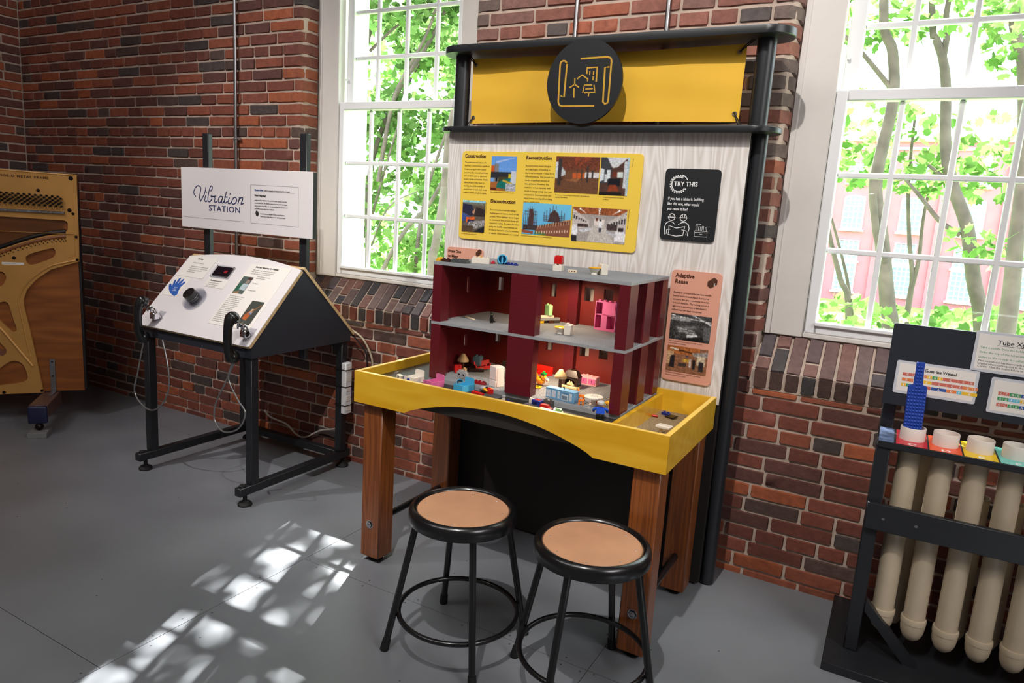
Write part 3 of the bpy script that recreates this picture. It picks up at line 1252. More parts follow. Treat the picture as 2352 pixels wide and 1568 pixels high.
sh = [((150, 84, 50), R4(.0, .8, 1, 1), .3), ((200, 190, 186), [(0, .95), (.32, .62), (.32, .45), (0, .3)]), ((196, 188, 184), [(1, .95), (.68, .62), (.68, .45), (1, .35)]), ((244, 236, 230), [(.48, 1), (.52, 1), (.5, .78), (.49, .78)]), ((240, 232, 226), [(.86, .98), (.9, .96), (.72, .8)]), ((240, 232, 226), [(.1, .96), (.14, .98), (.28, .8)]),
      ((226, 214, 208), R4(.42, .5, .6, .68)), ((112, 60, 50), R4(.44, .62, .48, .72)), ((198, 190, 184), [(.38, .5), (.62, .5), (.8, 0), (.3, 0)])]
for k in range(6):
    sh.append(((46, 44, 48), R4(.02 + k * .045, .66 - k * .018, .045 + k * .045, .76 - k * .03)))
    sh.append(((46, 44, 48), R4(.955 - k * .045, .58 - k * .008, .98 - k * .045, .74 - k * .03)))
sh += [((232, 232, 238), [(0, .44), (.08, .5), (.12, .3), (.1, .16), (0, .2)]), ((44, 40, 44), R4(0, 0, .1, .16)), ((232, 230, 236), [(.82, .38), (.95, .42), (1, .3), (1, .08), (.8, .06)]), ((50, 42, 40), R4(.86, .36, .96, .46)), ((206, 206, 214), [(.12, .34), (.34, .42), (.4, .36), (.2, .26)]), ((190, 188, 196), [(.66, .36), (.86, .26), (.8, .18), (.66, .3)]),
       ((70, 56, 56), R4(.1, .42, .3, .52), .5), ((72, 58, 58), R4(.66, .38, .84, .56), .5), ((236, 236, 240), R4(.5, .42, .56, .62)), ((60, 60, 70), R4(.51, .3, .55, .43)), ((50, 40, 36), R4(.515, .62, .545, .67))]
yphoto(.665, .562, .945, .922, sh, (168, 160, 156), nx=96, noise=.12, seed=7, label='print of a laboratory classroom full of people')
# vertical photo credits
for fx, fy0, fy1 in ((.790, .05, .14), (.950, .05, .15), (.163, .57, .72), (.660, .56, .75), (.952, .56, .83)):
    x, z = bx(fx, fy0)
    z2 = bx(fx, fy1)[1]
    text(ys, 'photo courtesy of the mill collection'[:int((z - z2) / .0026)], .005, Matrix.Translation((x - ds.loc.x, SY - .0002 - ds.loc.y, z)) @ Matrix.Rotation(pi / 2, 4, 'X') @ Matrix.Rotation(-pi / 2, 4, 'Z'), M['ink_brown'], name='caption', ext=.0001)

# TRY THIS sign
gx, gz, gr = .279, 1.459, .0255
bm = new()
stroke(bm, [(gx + gr * cos(a), gz + gr * sin(a)) for a in [radians(62 + 268 * k / 40) for k in range(41)]], .0048, lambda u, v, w_: (u, SY - w_, v), .0004)
for k in range(17):
    a = radians(66 + 262 * k / 16)
    stroke(bm, [(gx + (gr + .001) * cos(a), gz + (gr + .001) * sin(a)), (gx + (gr + .005) * cos(a), gz + (gr + .005) * sin(a))], .0045, lambda u, v, w_: (u, SY - w_, v), .0004)
stroke(bm, [(gx + (gr + .008) * cos(a), gz + (gr + .008) * sin(a)) for a in [radians(30 + 42 * k / 8) for k in range(9)]], .0032, lambda u, v, w_: (u, SY - w_, v), .0004)
ds.p('gear_symbol', bm, M['ink_white'], bsign)
dtext(bsign, 'TRY THIS', .0215, .262, 1.4535, M['ink_white'], bold=.02, sx=.94)
dtext(bsign, 'If you had a historic building\nlike this one, what would\nyou reuse it for?', .0142, .246, 1.405, M['ink_white'], bold=.012, sx=.78, ls=1.25, name='question_text', ext=.0002)
bm = new()
LP = lambda u, v, w_: (u, SY - w_, v)
for cx in (.266, .308):
    stroke(bm, [(cx + .0115 * cos(a), 1.345 + .0115 * sin(a)) for a in [radians(190 + 160 * k / 12) for k in range(13)]], .0022, LP, .0004)
    stroke(bm, [(cx - .013, 1.345), (cx + .013, 1.345)], .0026, LP, .0004)
    stroke(bm, [(cx + .011 * cos(a), 1.345 + .0125 * sin(a)) for a in [radians(180 * k / 12) for k in range(13)]], .0022, LP, .0004)
    stroke(bm, [(cx - .004, 1.347), (cx - .004, 1.357)], .0018, LP, .0004)
    stroke(bm, [(cx + .004, 1.347), (cx + .004, 1.357)], .0018, LP, .0004)
stroke(bm, [(.247, 1.284), (.245, 1.298), (.243, 1.308), (.247, 1.322), (.258, 1.330), (.270, 1.328), (.280, 1.321)], .0024, LP, .0004)
stroke(bm, [(.329, 1.284), (.329, 1.298), (.332, 1.308), (.328, 1.322), (.316, 1.330), (.304, 1.328), (.292, 1.321)], .0024, LP, .0004)
stroke(bm, [(.260, 1.300), (.259, 1.316), (.266, 1.313), (.287, 1.308), (.308, 1.313), (.316, 1.316), (.314, 1.300), (.312, 1.284), (.287, 1.280), (.259, 1.284), (.260, 1.300)], .0024, LP, .0004)
stroke(bm, [(.252, 1.286), (.252, 1.300), (.260, 1.302), (.268, 1.303)], .002, LP, .0004)
stroke(bm, [(.323, 1.286), (.323, 1.300), (.314, 1.302), (.306, 1.303)], .002, LP, .0004)
for pts in ([(.352, 1.284), (.352, 1.303), (.396, 1.303), (.396, 1.284), (.352, 1.284)], [(.352, 1.298), (.396, 1.298)], [(.369, 1.2925), (.379, 1.2925)], [(.356, 1.303), (.355, 1.322), (.360, 1.322), (.360, 1.303)], [(.365, 1.303), (.365, 1.318), (.371, 1.318), (.371, 1.303)], [(.377, 1.303), (.377, 1.320), (.382, 1.320), (.382, 1.303)], [(.388, 1.303), (.388, 1.316), (.393, 1.316), (.393, 1.303)], [(.353, 1.322), (.362, 1.327), (.372, 1.325)]):
    stroke(bm, pts, .0012, LP, .0004)
ds.p('worker_symbols', bm, M['ink_white'], bsign, label='two workers in helmets with a plan, and a toolbox')

# Adaptive Reuse sign
dtext(asign, 'Adaptive\nReuse', .0205, .302, 1.138, M['ink_brown'], bold=.02, sx=.92, ls=1.05)
bm = new()
for c in ((.4285, 1.1245), (.4385, 1.1325)):
    prism(bm, [(c[0] + .0135 * cos(radians(30 + 60 * k)), c[1] + .0155 * sin(radians(30 + 60 * k))) for k in range(6)], lambda u, v, w_: (u, SY - w_, v), .0003 if c[0] < .43 else .0005)
ds.p('hexagon_symbol', bm, M['ink_brown'], asign)
dtext(asign, '5', .013, .438, 1.119, M['ink_white'], bold=.01, ext=.0008)
dtext(asign, "Reusing an existing building can have benefits\nbeyond environmental impact. It preserves\nstructures that give a community its unique\nlook and character.  The building you are in\nright now is one of many in Manchester's\nmillyard that have been repurposed.", .0088, .301, 1.081, M['ink_brown'], bold=.01, sx=.84, ls=1.42, ext=.0001, name='body_text')
dtext(asign, "Inside the Pandora Industries factory in 1983. Pandora\nmade sweaters and knitwear.", .0064, .301, .906, M['ink_brown'], **CT)
dtext(asign, "The Pandora Mill became home to the University of New\nHampshire at Manchester in 2013.", .0064, .301, .789, M['ink_brown'], **CT)
photo(ds, asign, lambda u, v: (.3005 + u, SY - .0004, .915 + v), .146, .093, [
    ((190, 190, 190), [(0, .95), (1, .8), (1, .76), (0, .9)]), ((206, 206, 206), [(.5, 1), (.6, 1), (1, .72), (1, .66)]), ((150, 150, 150), R4(0, .74, .5, .86), .4), ((104, 104, 104), [(.1, .5), (.6, .62), (.7, .5), (.2, .35)], .3), ((196, 196, 196), [(.18, .48), (.6, .40), (.62, .36), (.2, .42)]), ((150, 150, 150), [(.2, .40), (.66, .32), (.66, .24), (.22, .3)], .3),
    ((220, 220, 220), [(.42, .22), (.68, .26), (.7, .2), (.44, .08)], .2), ((60, 60, 60), R4(0, 0, .3, .3), .6), ((90, 90, 90), R4(.84, .1, 1, .6), .3), ((28, 28, 28), [(.3, 0), (.9, 0), (.8, .2), (.4, .1)], .5)], (62, 62, 62), nx=60, noise=.5, seed=9, label='black and white print of a knitting mill floor')
photo(ds, asign, lambda u, v: (.3005 + u, SY - .0004, .797 + v), .146, .094, [
    ((172, 100, 50), R4(0, .72, .8, 1), .25), ((60, 36, 24), [(.1, .86), (.9, .72), (.9, .76), (.1, .92)]), ((226, 220, 206), [(.06, .93), (.28, .9), (.28, .84), (.06, .87)]), ((150, 144, 140), [(.6, .8), (1, .9), (1, .7), (.7, .66)]), ((196, 160, 120), R4(.0, .3, .16, .78), .25), ((206, 190, 160), R4(.75, .35, .95, .7), .25),
    ((40, 36, 40), [(.06, .15), (.2, .15), (.2, .62), (.1, .62)], .3), ((30, 28, 32), R4(.65, .18, .72, .55), .4), ((200, 190, 190), R4(.56, .25, .62, .55)), ((46, 60, 110), R4(.46, .62, .54, .68)), ((190, 150, 60), R4(.4, .42, .56, .56), .4), ((60, 50, 46), R4(.3, .25, .5, .36), .4), ((44, 40, 46), R4(.8, .12, .92, .5), .4)],
    (140, 96, 70), nx=60, noise=.25, seed=10, label='colour print of a university study hall')
dtext(fsign, 'From One\nto Many', .0165, -.677, 1.146, M['ink_brown'], bold=.02, sx=.92, ls=1.2)
bm = new()
for c in ((-.530, 1.150), (-.522, 1.158)):
    prism(bm, [(c[0] + .011 * cos(radians(30 + 60 * k)), c[1] + .012 * sin(radians(30 + 60 * k))) for k in range(6)], lambda u, v, w_: (u, SY - w_, v), .0003 if c[0] < -.525 else .0005)
ds.p('hexagon_symbol', bm, M['ink_brown'], fsign)

# ================================================================== PLAY TABLE
tb = T('play_table', 'yellow wooden play table with arched apron on four brown beam legs', 'table', (-.08, -.5, 0), world=True)
TX0, TX1, TY0, TY1, TT, TBm = -.661, .498, -.792, -.226, .7336, .6196
th = .017
arch = []
a0, a1 = -.4334, .2735
for k in range(33):
    t = k / 32
    x = a0 + (a1 - a0) * t
    arch.append((x, TBm + .074 * min(1, (sin(pi * t) ** .78))))
# straight chamfer ends blend into the curve
front = [(TX0, TBm)] + arch + [(TX1, TBm), (TX1, TT), (TX0, TT)]
bm = new(); prism(bm, front, lambda u, v, w_: (u, TY0 + w_, v), th)
tb.p('front_apron', bm, M['yellow_wood'], ang=25)
bm = new(); box(bm, TX0, TX0 + th, TY0 + th, TY1 - th, TBm, TT)
tb.p('side_apron', bm, M['yellow_wood'])
bm = new(); box(bm, TX1 - th, TX1, TY0 + th, TY1 - th, TBm, TT)
tb.p('side_apron', bm, M['yellow_wood'])
bm = new(); box(bm, TX0, TX1, TY1 - th, TY1, TBm, TT)
tb.p('rear_apron', bm, M['yellow_wood'])
bm = new()
e = .0008
box(bm, TX0 + .001, TX1 - .001, TY0 + .001, TY0 + th - .002, TT, TT + e)
box(bm, TX0 + .001, TX0 + th - .002, TY0 + th, TY1 - th, TT, TT + e)
box(bm, TX1 - th + .002, TX1 - .001, TY0 + th, TY1 - .001, TT, TT + e)
tb.p('rim_edge', bm, mat('pale_rim', rgb(240, 200, 96), .4), label='paler sanded top edge of the tray')
bm = new(); box(bm, .296, .311, TY0 + th, TY1 - th, .640, .716)
tb.p('divider', bm, M['yellow_wood'])
bm = new(); box(bm, TX0 + th, .296, TY0 + th, TY1 - th, .640, .700)
tb.p('tray_floor', bm, mat('black_tray', rgb(44, 42, 40), .35))
bm = new(); box(bm, .311, TX1 - th, TY0 + th, TY1 - th, .640, .655)
tb.p('carpet_floor', bm, M['carpet'], label='speckled tan carpet in the side compartment')
for x in (-.635, .394):
    for y in (-.768, -.322):
        bm = new(); box(bm, x, x + .086, y, y + .083, .020, TBm + .02, .004)
        lg = tb.p('leg', bm, M['fir'])
        bm = new(); lathe(bm, [(0, 0), (.026, 0), (.028, .006), (.012, .012), (.010, .021), (0, .021)], (x + .043, y + .041, 0), 20)
        tb.p('glide', bm, M['rubber'], lg)
        if y < -.7:
            bm = new()
            cyl(bm, (x + .042, y - .001, .152), (x + .042, y + .004, .152), .0135, seg=6)
            cyl(bm, (x + .042, y - .001, .152), (x + .042, y + .0, .152), .016, seg=24)
            lathe(bm, [(0, 0), (.008, 0), (.0075, .0045), (.005, .0065), (0, .007)], (0, 0, 0), 16)
            vs = [v for v in bm.verts if abs(v.co.z) < .02 and abs(v.co.x) < .02 and v.co.y > -.1]
            for v in vs:
                v.co = Vector((x + .042 + v.co.x, y - .0065 - v.co.z + .005, .152 + v.co.y))
            cyl(bm, (x + .042, y - .006, .152), (x + .042, y + .001, .152), .0115, seg=6)
            tb.p('bolt', bm, M['steel'], lg)
for x in (-.592, .437):
    bm = new(); cyl(bm, (x, -.69, .152), (x, -.322, .152), .0125, seg=16)
    tb.p('cross_rod', bm, M['black_metal'])

# ================================================================== STOOLS
def stool(lab, x, y, rz):
    t = T('stool', lab, 'stool', (x, y, 0), rz, group='stools at the play table')
    H = .452
    bm = new()
    lathe(bm, [(.136, H - .0155), (.137, H - .010), (.141, H - .003), (.148, H), (.156, H - .003), (.161, H - .010), (.1635, H - .018), (.164, H - .030), (.163, H - .041), (.158, H - .043), (.155, H - .036), (.150, H - .022), (.136, H - .020)], seg=64)
    t.p('seat_rim', bm, M['black_metal'])
    bm = new()
    lathe(bm, [(0, H - .018), (.138, H - .018), (.1385, H - .0112), (.137, H - .0098), (0, H - .0098)], seg=64)
    st = t.p('seat_panel', bm, M['mdf'])
    for k in range(8):
        a = 2 * pi * (k + .4) / 8
        bm = new()
        lathe(bm, [(0, .0012), (.0016, .001), (.0024, 0), (0, 0)], (.119 * cos(a), .119 * sin(a), H - .0098), 10)
        t.p('screw', bm, M['steel'], st)
    for k in range(4):
        a = pi / 4 + k * pi / 2
        top = Vector((.136 * cos(a), .136 * sin(a), H - .030))
        bot = Vector((.223 * cos(a), .223 * sin(a), .0))
        bm = new()
        d = (bot - top).normalized()
        cyl(bm, top, bot - d * .006, .0105, seg=18)
        lg = t.p('leg', bm, M['black_metal'])
        bm = new()
        cyl(bm, bot - d * .036, bot - d * .002, .0125, .0135, seg=18)
        t.p('foot_cap', bm, M['rubber'], lg)
    # the four leg tops tuck under the rim
    zr = .112
    rr = .136 + (.223 - .136) * (H - .030 - zr) / (H - .030) - .0175
    bm = new()
    tube(bm, [(rr * cos(a), rr * sin(a), zr) for a in [2 * pi * k / 64 for k in range(64)]], .0078, 12, closed=True)
    t.p('foot_ring', bm, M['black_metal'])
    return t


stool('round black stool with hardboard seat, left of the two, by the left table leg', -.047, -.992, 0)
stool('round black stool with hardboard seat, right of the two, by the right table leg', .362, -.966, radians(42))

# ================================================================== SIGN KIOSK (sloping white desk)
ks = T('demonstration_desk', 'white sloping demonstration desk on black metal frame by the left window', 'desk', (-1.70, -.40, 0), world=True)
X0, X1 = -2.074, -1.324
YF, YB = -.682, -.076
XR, XL = -1.352, -2.046
ZB, ZT = .654, .712
hb = .02
for x in (XL, XR):
    for y in (-.655, -.105):
        bm = new(); box(bm, x - .020, x + .020, y - .020, y + .020, .088, ZB, .003)
        ks.p('leg', bm, M['black_paint'])
    bm = new(); box(bm, x - .019, x + .019, -.735, -.050, .050, .088, .003)
    rl = ks.p('foot_rail', bm, M['black_paint'])
    for y in (-.695, -.085):
        bm = new()
        lathe(bm, [(0, 0), (.030, 0), (.031, .006), (.026, .014), (.012, .022), (.009, .024), (.009, .052), (0, .052)], (x, y, 0), 24)
        ks.p('levelling_foot', bm, M['rubber'], rl)
    bm = new(); lathe(bm, [(0, .088), (.013, .088), (.013, .094), (.008, .098), (0, .098)], (x, -.71, 0), 16)
    ks.p('cap_nut', bm, M['rubber'], rl)
for y, z in ((-.105, .070), (-.105, .64)):
    bm = new(); box(bm, XL + .02, XR - .02, y - .018, y + .018, z - .018, z + .018, .003)
    ks.p('cross_rail', bm, M['black_paint'])
PKY, PKZ = -.386, 1.028
for x in (X1 - .018, X0):
    bm = new()
    prism(bm, [(YF, ZB), (YB, ZB), (YB, ZT), (PKY, PKZ - .006), (YF, ZT)], lambda u, v, w_, x=x: (x + w_, u, v), .018)
    ks.p('side_panel', bm, M['black_board'])
bm = new(); box(bm, X0 + .018, X1 - .018, YF, YF + .018, ZB, ZT)
ks.p('front_panel', bm, M['black_board'])
bm = new(); box(bm, X0 + .018, X1 - .018, YB - .018, YB, ZB, ZT)
ks.p('rear_panel', bm, M['black_board'])
# sloping top boards
A = Vector((X0 - .002, -.700, .708))
BU = (Vector((0, -.386, 1.040)) - Vector((0, -.700, .708))).normalized()
NN = Vector((1, 0, 0)).cross(BU)
BW = X1 - X0 + .006


def sp(u, v, w_=0.):
    q = A + Vector((u, 0, 0)) + BU * v + NN * w_
    return (q.x, q.y, q.z)


def arcp(t):
    return .425 + .040 * (1 - (2 * t - 1) ** 2)


out = [(.012, 0), (BW - .012, 0), (BW - .003, .003), (BW, .012)] + [(BW * (1 - k / 20), arcp(1 - k / 20)) for k in range(21)] + [(0, .012), (.003, .003)]
bm = new(); prism(bm, out, lambda u, v, w_: sp(u, v, w_ - .016), .013)
fb = ks.p('sloping_top', bm, M['ply'])
bm = new(); prism(bm, out, lambda u, v, w_: sp(u, v, w_ - .003), .003)
ft = ks.p('white_top_sheet', bm, M['laminate'])
# rear slope board
bu2 = (Vector((0, -.055, .700)) - Vector((0, -.392, 1.038))).normalized()
n2_ = Vector((1, 0, 0)).cross(bu2)
bm = new()
prism(bm, [(0, .0), (BW, .0), (BW, .475), (0, .475)], lambda u, v, w_: tuple(Vector((X0 - .002 + u, -.385, 1.028)) + bu2 * v - n2_ * (w_ - .013) * -1), .013)
ks.p('rear_sloping_board', bm, M['ply'])


def spM(u, v, h=.0006):
    mm = Matrix((Vector((1, 0, 0)), BU, NN)).transposed().to_4x4()
    mm.translation = Vector(sp(u, v, h)) - ks.loc
    return mm


def card(nm, u0, v0, u1, v1, mt_=None, h=.0022, poly=None):
    bm = new(); prism(bm, poly or R4(u0, v0, u1, v1), lambda u, v, w_: sp(u, v, w_), h)
    return ks.p(nm, bm, mt_ or M['paper'], ft)


def stext(s, size, u, v, mt_=M['ink_dark'], h=.0024, **k):
    text(ft, s, size, spM(u, v, h), mt_, **k)


card('instruction_card', .012, .300, .205, .428)
stext('To Use:', .0125, .075, .408, bold=.02)
stext('• Pick up the telephone.\n\n• Turn the dial knob to change the pitch\n  of the sound you hear. Notice how the\n  number in the box changes to\n  the pitch it makes.', .0094, .062, .384, ls=1.2, sx=.85, name='body_text', ext=.0001)
card('hand_card', .017, .180, .130, .296)
hand = [(.098, .184), (.062, .198), (.040, .214), (.020, .236), (.019, .244), (.028, .246), (.047, .232), (.033, .262), (.033, .272), (.042, .273), (.056, .246), (.052, .278), (.056, .288), (.065, .286), (.072, .248), (.079, .278), (.087, .284), (.093, .277), (.090, .246), (.104, .268), (.112, .270), (.115, .262), (.106, .236), (.112, .214), (.122, .190), (.110, .181)]
bm = new(); prism(bm, hand, lambda u, v, w_: sp(u, v, .0022 + w_), .0006)
ks.p('hand_print', bm, mat('ink_blue', rgb(30, 84, 168), .5), ft)
stext('Feel the\nsound\nvibrations', .0088, .068, .226, M['ink_white'], h=.0031, sx=.85, name='body_text', align='LEFT', ext=.0001)
# numeric display
bm = new(); prism(bm, rrect(.240, .366, .318, .390, .006), lambda u, v, w_: sp(u, v, w_), .007, .001)
ks.p('display_bezel', bm, M['clear'], ft, label='clear plastic bezel of the number display')
bm = new(); prism(bm, R4(.252, .328, .354, .382), lambda u, v, w_: sp(u, v, w_), .0085)
ks.p('display_screen', bm, mat('screen_dark', rgb(22, 16, 24), .15), ft)
stext('88', .022, .318, .346, mat('led_red', rgb(120, 20, 24), .4, emit=(.5, .02, .02), es=.35), h=.0088, name='display_digits', ext=.0001)
for u, v in ((.246, .324), (.360, .324), (.246, .385), (.360, .385)):
    ks.p('display_screw', cyl(new(), sp(u, v, .007), sp(u, v, .009), .0035, seg=12), M['chrome'], ft)

card('vibrations_card', .244, .262, .378, .314)
stext('Vibrations per second', .0098, .262, .297, bold=.02, sx=.9)
stext('Notice how the number\nchanges, the lower it is\nthe lower the pitch.', .0090, .262, .284, sx=.85, ls=1.1, name='body_text', ext=.0001)
# dial knob on clear disc
KC = (.262, .182)
bm = new(); cyl(bm, sp(*KC, .001), sp(*KC, .010), .058, seg=48)
ks.p('dial_disc', bm, M['clear'], ft)
bm = new(); cyl(bm, sp(*KC, .010), sp(*KC, .0155), .060, seg=48)
ks.p('dial_disc', bm, M['clear'], ft)
bm = new()
cyl(bm, sp(*KC, .0155), sp(*KC, .026), .031, seg=36)
cyl(bm, sp(*KC, .026), sp(*KC, .031), .029, seg=36)
cyl(bm, sp(*KC, .031), sp(*KC, .052), .0305, .0295, seg=36)
ks.p('dial_knob', bm, M['black_metal'], ft)
bm = new()
cyl(bm, sp(*KC, .0265), sp(*KC, .0290), .0318, seg=36)
cyl(bm, sp(*KC, .018), sp(*KC, .0195), .0318, seg=36)
ks.p('dial_ring', bm, M['steel'], ft)
# long text card
card('pitch_card', .440, .075, .700, .424)
stext('Pitch and Vibrations Are Related', .0128, .482, .404, bold=.02, sx=.86, shear=.15)
stext('When a guitar string vibrates it moves back and\nforth. You can see a string vibrate, you can feel\nit the right pitch, you hear a sound as well.', .0092, .478, .388, sx=.8, ls=1.15, name='body_text', ext=.0001)
stext('Fewer vibrations per second\nmake a lower pitch.\n\n\nFor example:\n\n\n\nthe string sounds', .0090, .532, .354, sx=.8, ls=1.1, name='body_text', ext=.0001)
stext('The shorter the string the faster it\nwill vibrate and higher pitch you\nwill hear. Look at strings on a\nviolin. Press a string down with\nyour finger and the string gets\nshorter so the pitch of the sound\ngoes up. A cello is much larger\nso it has longer strings and a\nlower sound. Play with the dial\nand try to match the voice of\nyour friend as they sing.\nLonger strings vibrate slower. The\nthicker the string the slower it\nvibrates, so you will hear a lower\npitch of sound from them.', .0084, .450, .232, sx=.8, ls=1.2, name='body_text', ext=.0001)
photo(ks, ft, lambda u, v: sp(.452 + u, .250 + v, .0030), .066, .098, [((80, 92, 88), R4(0, 0, 1, 1)), ((150, 132, 120), [(.55, .6), (.85, .62), (.95, .9), (.6, .95)]), ((176, 190, 196), [(.3, .25), (.95, .2), (1, .6), (.45, .6)]), ((44, 96, 76), [(.02, .1), (.4, .15), (.4, .6), (.1, .55)]), ((70, 50, 44), [(.55, .85), (.95, .8), (.9, 1), (.6, 1)]), ((150, 116, 90), [(.1, 0), (.6, 0), (.55, .15), (.1, .1)])], (130, 136, 128), nx=30, noise=.12, seed=21, label='print of a person plucking an instrument')
photo(ks, ft, lambda u, v: sp(.606 + u, .100 + v, .0030), .076, .126, [((176, 92, 46), [(.15, .2), (.5, .18), (.6, .5), (.35, .56), (.12, .4)]), ((196, 168, 140), [(.4, .5), (.58, .5), (.58, .66), (.4, .66)]), ((150, 100, 60), [(.5, .5), (.95, .85), (.92, .9), (.46, .56)]), ((110, 120, 150), R4(.35, .42, .6, .5)), ((140, 132, 126), [(.3, .0), (.34, 0), (.5, .2), (.46, .2)])], (66, 70, 64), nx=36, noise=.15, seed=22, label='print of a cellist playing')
# uprights and sign board behind the ridge
for x in (-2.004, -1.358):
    bm = new(); box(bm, x - .0215, x + .0215, -.366, -.340, .60, 1.608, .003)
    ks.p('upright', bm, M['black_paint'])
bm = new(); box(bm, -2.153, -1.270, -.392, -.370, 1.156, 1.445, .0015)
sb = ks.p('sign_board', bm, mat('sign_board_white', rgb(228, 222, 222), .4))
bm = new(); box(bm, -1.2705, -1.2685, -.391, -.371, 1.157, 1.444)
ks.p('sign_board_edge', bm, M['black_paint'], sb)
kx = lambda x: x
VS = dict(
    V=[(-2.0446, 1.3068), (-2.0558, 1.3175), (-2.0582, 1.3286), (-2.0493, 1.345), (-2.0336, 1.3567), (-2.0203, 1.3589), (-2.0079, 1.3527), (-2.0055, 1.3418), (-2.0137, 1.3193), (-2.0161, 1.3019), (-2.0109, 1.2849)],
    V2=[(-2.0109, 1.2849), (-1.9972, 1.3003), (-1.9796, 1.3232), (-1.9716, 1.3431), (-1.9687, 1.3542)],
    i=[(-1.9712, 1.3149), (-1.9784, 1.2962), (-1.9756, 1.2865), (-1.9617, 1.2896)],
    id=[(-1.9671, 1.3286), (-1.9648, 1.3321)],
    b=[(-1.9344, 1.3372), (-1.923, 1.3498), (-1.9247, 1.3594), (-1.9339, 1.3596), (-1.9436, 1.3442), (-1.9536, 1.3145), (-1.9559, 1.2948), (-1.9486, 1.2865), (-1.9374, 1.2895), (-1.9278, 1.301), (-1.9276, 1.3107), (-1.935, 1.3141), (-1.9146, 1.3125), (-1.898, 1.3149)],
    r=[(-1.9127, 1.3126), (-1.9109, 1.3127), (-1.9055, 1.3044), (-1.9095, 1.292), (-1.9023, 1.2851), (-1.8911, 1.2905)],
    a=[(-1.8523, 1.3116), (-1.8632, 1.3159), (-1.8761, 1.3081), (-1.8825, 1.2957), (-1.8783, 1.2857), (-1.8692, 1.2862), (-1.8562, 1.2994), (-1.8486, 1.3154)],
    a2=[(-1.8494, 1.3141), (-1.8562, 1.2969), (-1.8582, 1.286), (-1.8491, 1.2864), (-1.8381, 1.2954)],
    t=[(-1.8237, 1.3373), (-1.8361, 1.3051), (-1.8389, 1.2893), (-1.831, 1.286), (-1.8183, 1.2939)],
    tb=[(-1.8371, 1.3135), (-1.8169, 1.3139)],
    i2=[(-1.8036, 1.3113), (-1.8129, 1.2941), (-1.8112, 1.2846), (-1.8004, 1.2851), (-1.7914, 1.2915)],
    id2=[(-1.7998, 1.3271), (-1.7969, 1.3303)],
    o=[(-1.7539, 1.3064), (-1.7609, 1.3144), (-1.7733, 1.3127), (-1.7849, 1.3002), (-1.7879, 1.2881), (-1.779, 1.2833), (-1.7648, 1.2868), (-1.754, 1.2993), (-1.7539, 1.3064)],
    n=[(-1.7379, 1.3162), (-1.7362, 1.3096), (-1.746, 1.2849)],
    n2=[(-1.7434, 1.295), (-1.731, 1.311), (-1.7169, 1.3157), (-1.7117, 1.3107), (-1.7224, 1.2912), (-1.7235, 1.2848), (-1.7084, 1.2895)])
bm = new()
for k, pts in VS.items():
    sm = [(q.x, q.z) for q in smoothpts([(kx(a), 0, b_ + .000) for a, b_ in pts], 5)] if len(pts) > 2 else [(kx(a), b_) for a, b_ in pts]
    stroke(bm, sm, .0050, lambda u, v, w_: (u, -.392 - w_, v), .0006)
ks.p('vibration_lettering', bm, M['ink_navy'], sb, label='navy script lettering')
def ktext(s, size, x, z, mt_, **k):
    text(sb, s, size, wallM(x - ks.loc.x, -.3926 - ks.loc.y, z), mt_, **k)
ktext('STATION', .0395, -1.951, 1.2440, M['ink_navy'], bold=.0, sx=1.26, spacing=1.10)
bm = new()
for pts in ([(-1.660, 1.3765), (-1.357, 1.3765), (-1.357, 1.2035), (-1.660, 1.2035), (-1.660, 1.3765)], [(-2.132, 1.2055), (-1.700, 1.2055)]):
    stroke(bm, pts, .0013, lambda u, v, w_: (u, -.392 - w_, v), .0005)
ks.p('card_outline', bm, M['ink_grey'], sb)
ktext('Vibration Station', .0105, -1.634, 1.351, mat('ink_blue2', rgb(60, 90, 150), .6), bold=.01, sx=.8)
ktext('explores comparing and changing the pitches of sounds.', .0092, -1.571, 1.351, M['ink_grey'], sx=.78)
bm = new(); stroke(bm, [(-1.634, 1.3480), (-1.380, 1.3480)], .0008, lambda u, v, w_: (u, -.392 - w_, v), .0004)
ks.p('underline', bm, M['ink_grey'], sb)
ktext("What's Happening?", .0112, -1.634, 1.3265, M['ink_dark'], bold=.02, sx=.85)
ktext('Sound is made of vibrations. The pitch of a sound depends on how fast\nthese vibrations are. This exhibit measures how many vibrations happen\nevery second or time. When the vibrations are slow, the tone has a low\npitch. When they are fast, it has a high pitch.', .0090, -1.634, 1.306, M['ink_dark'], sx=.80, ls=1.42, name='body_text', ext=.0002)
ktext('Touch the hand and lightly to feel the sound vibrations.\nCan you feel a change when you turn the big pitch knob?', .0088, -1.598, 1.246, M['ink_dark'], sx=.80, ls=1.35, name='body_text', ext=.0002)
bm = new()
prism(bm, [(-1.624, 1.238), (-1.612, 1.236), (-1.606, 1.246), (-1.611, 1.258), (-1.624, 1.262), (-1.629, 1.250)], lambda u, v, w_: (u, -.392 - w_, v), .0005)
ks.p('hand_symbol', bm, M['ink_dark'], sb)


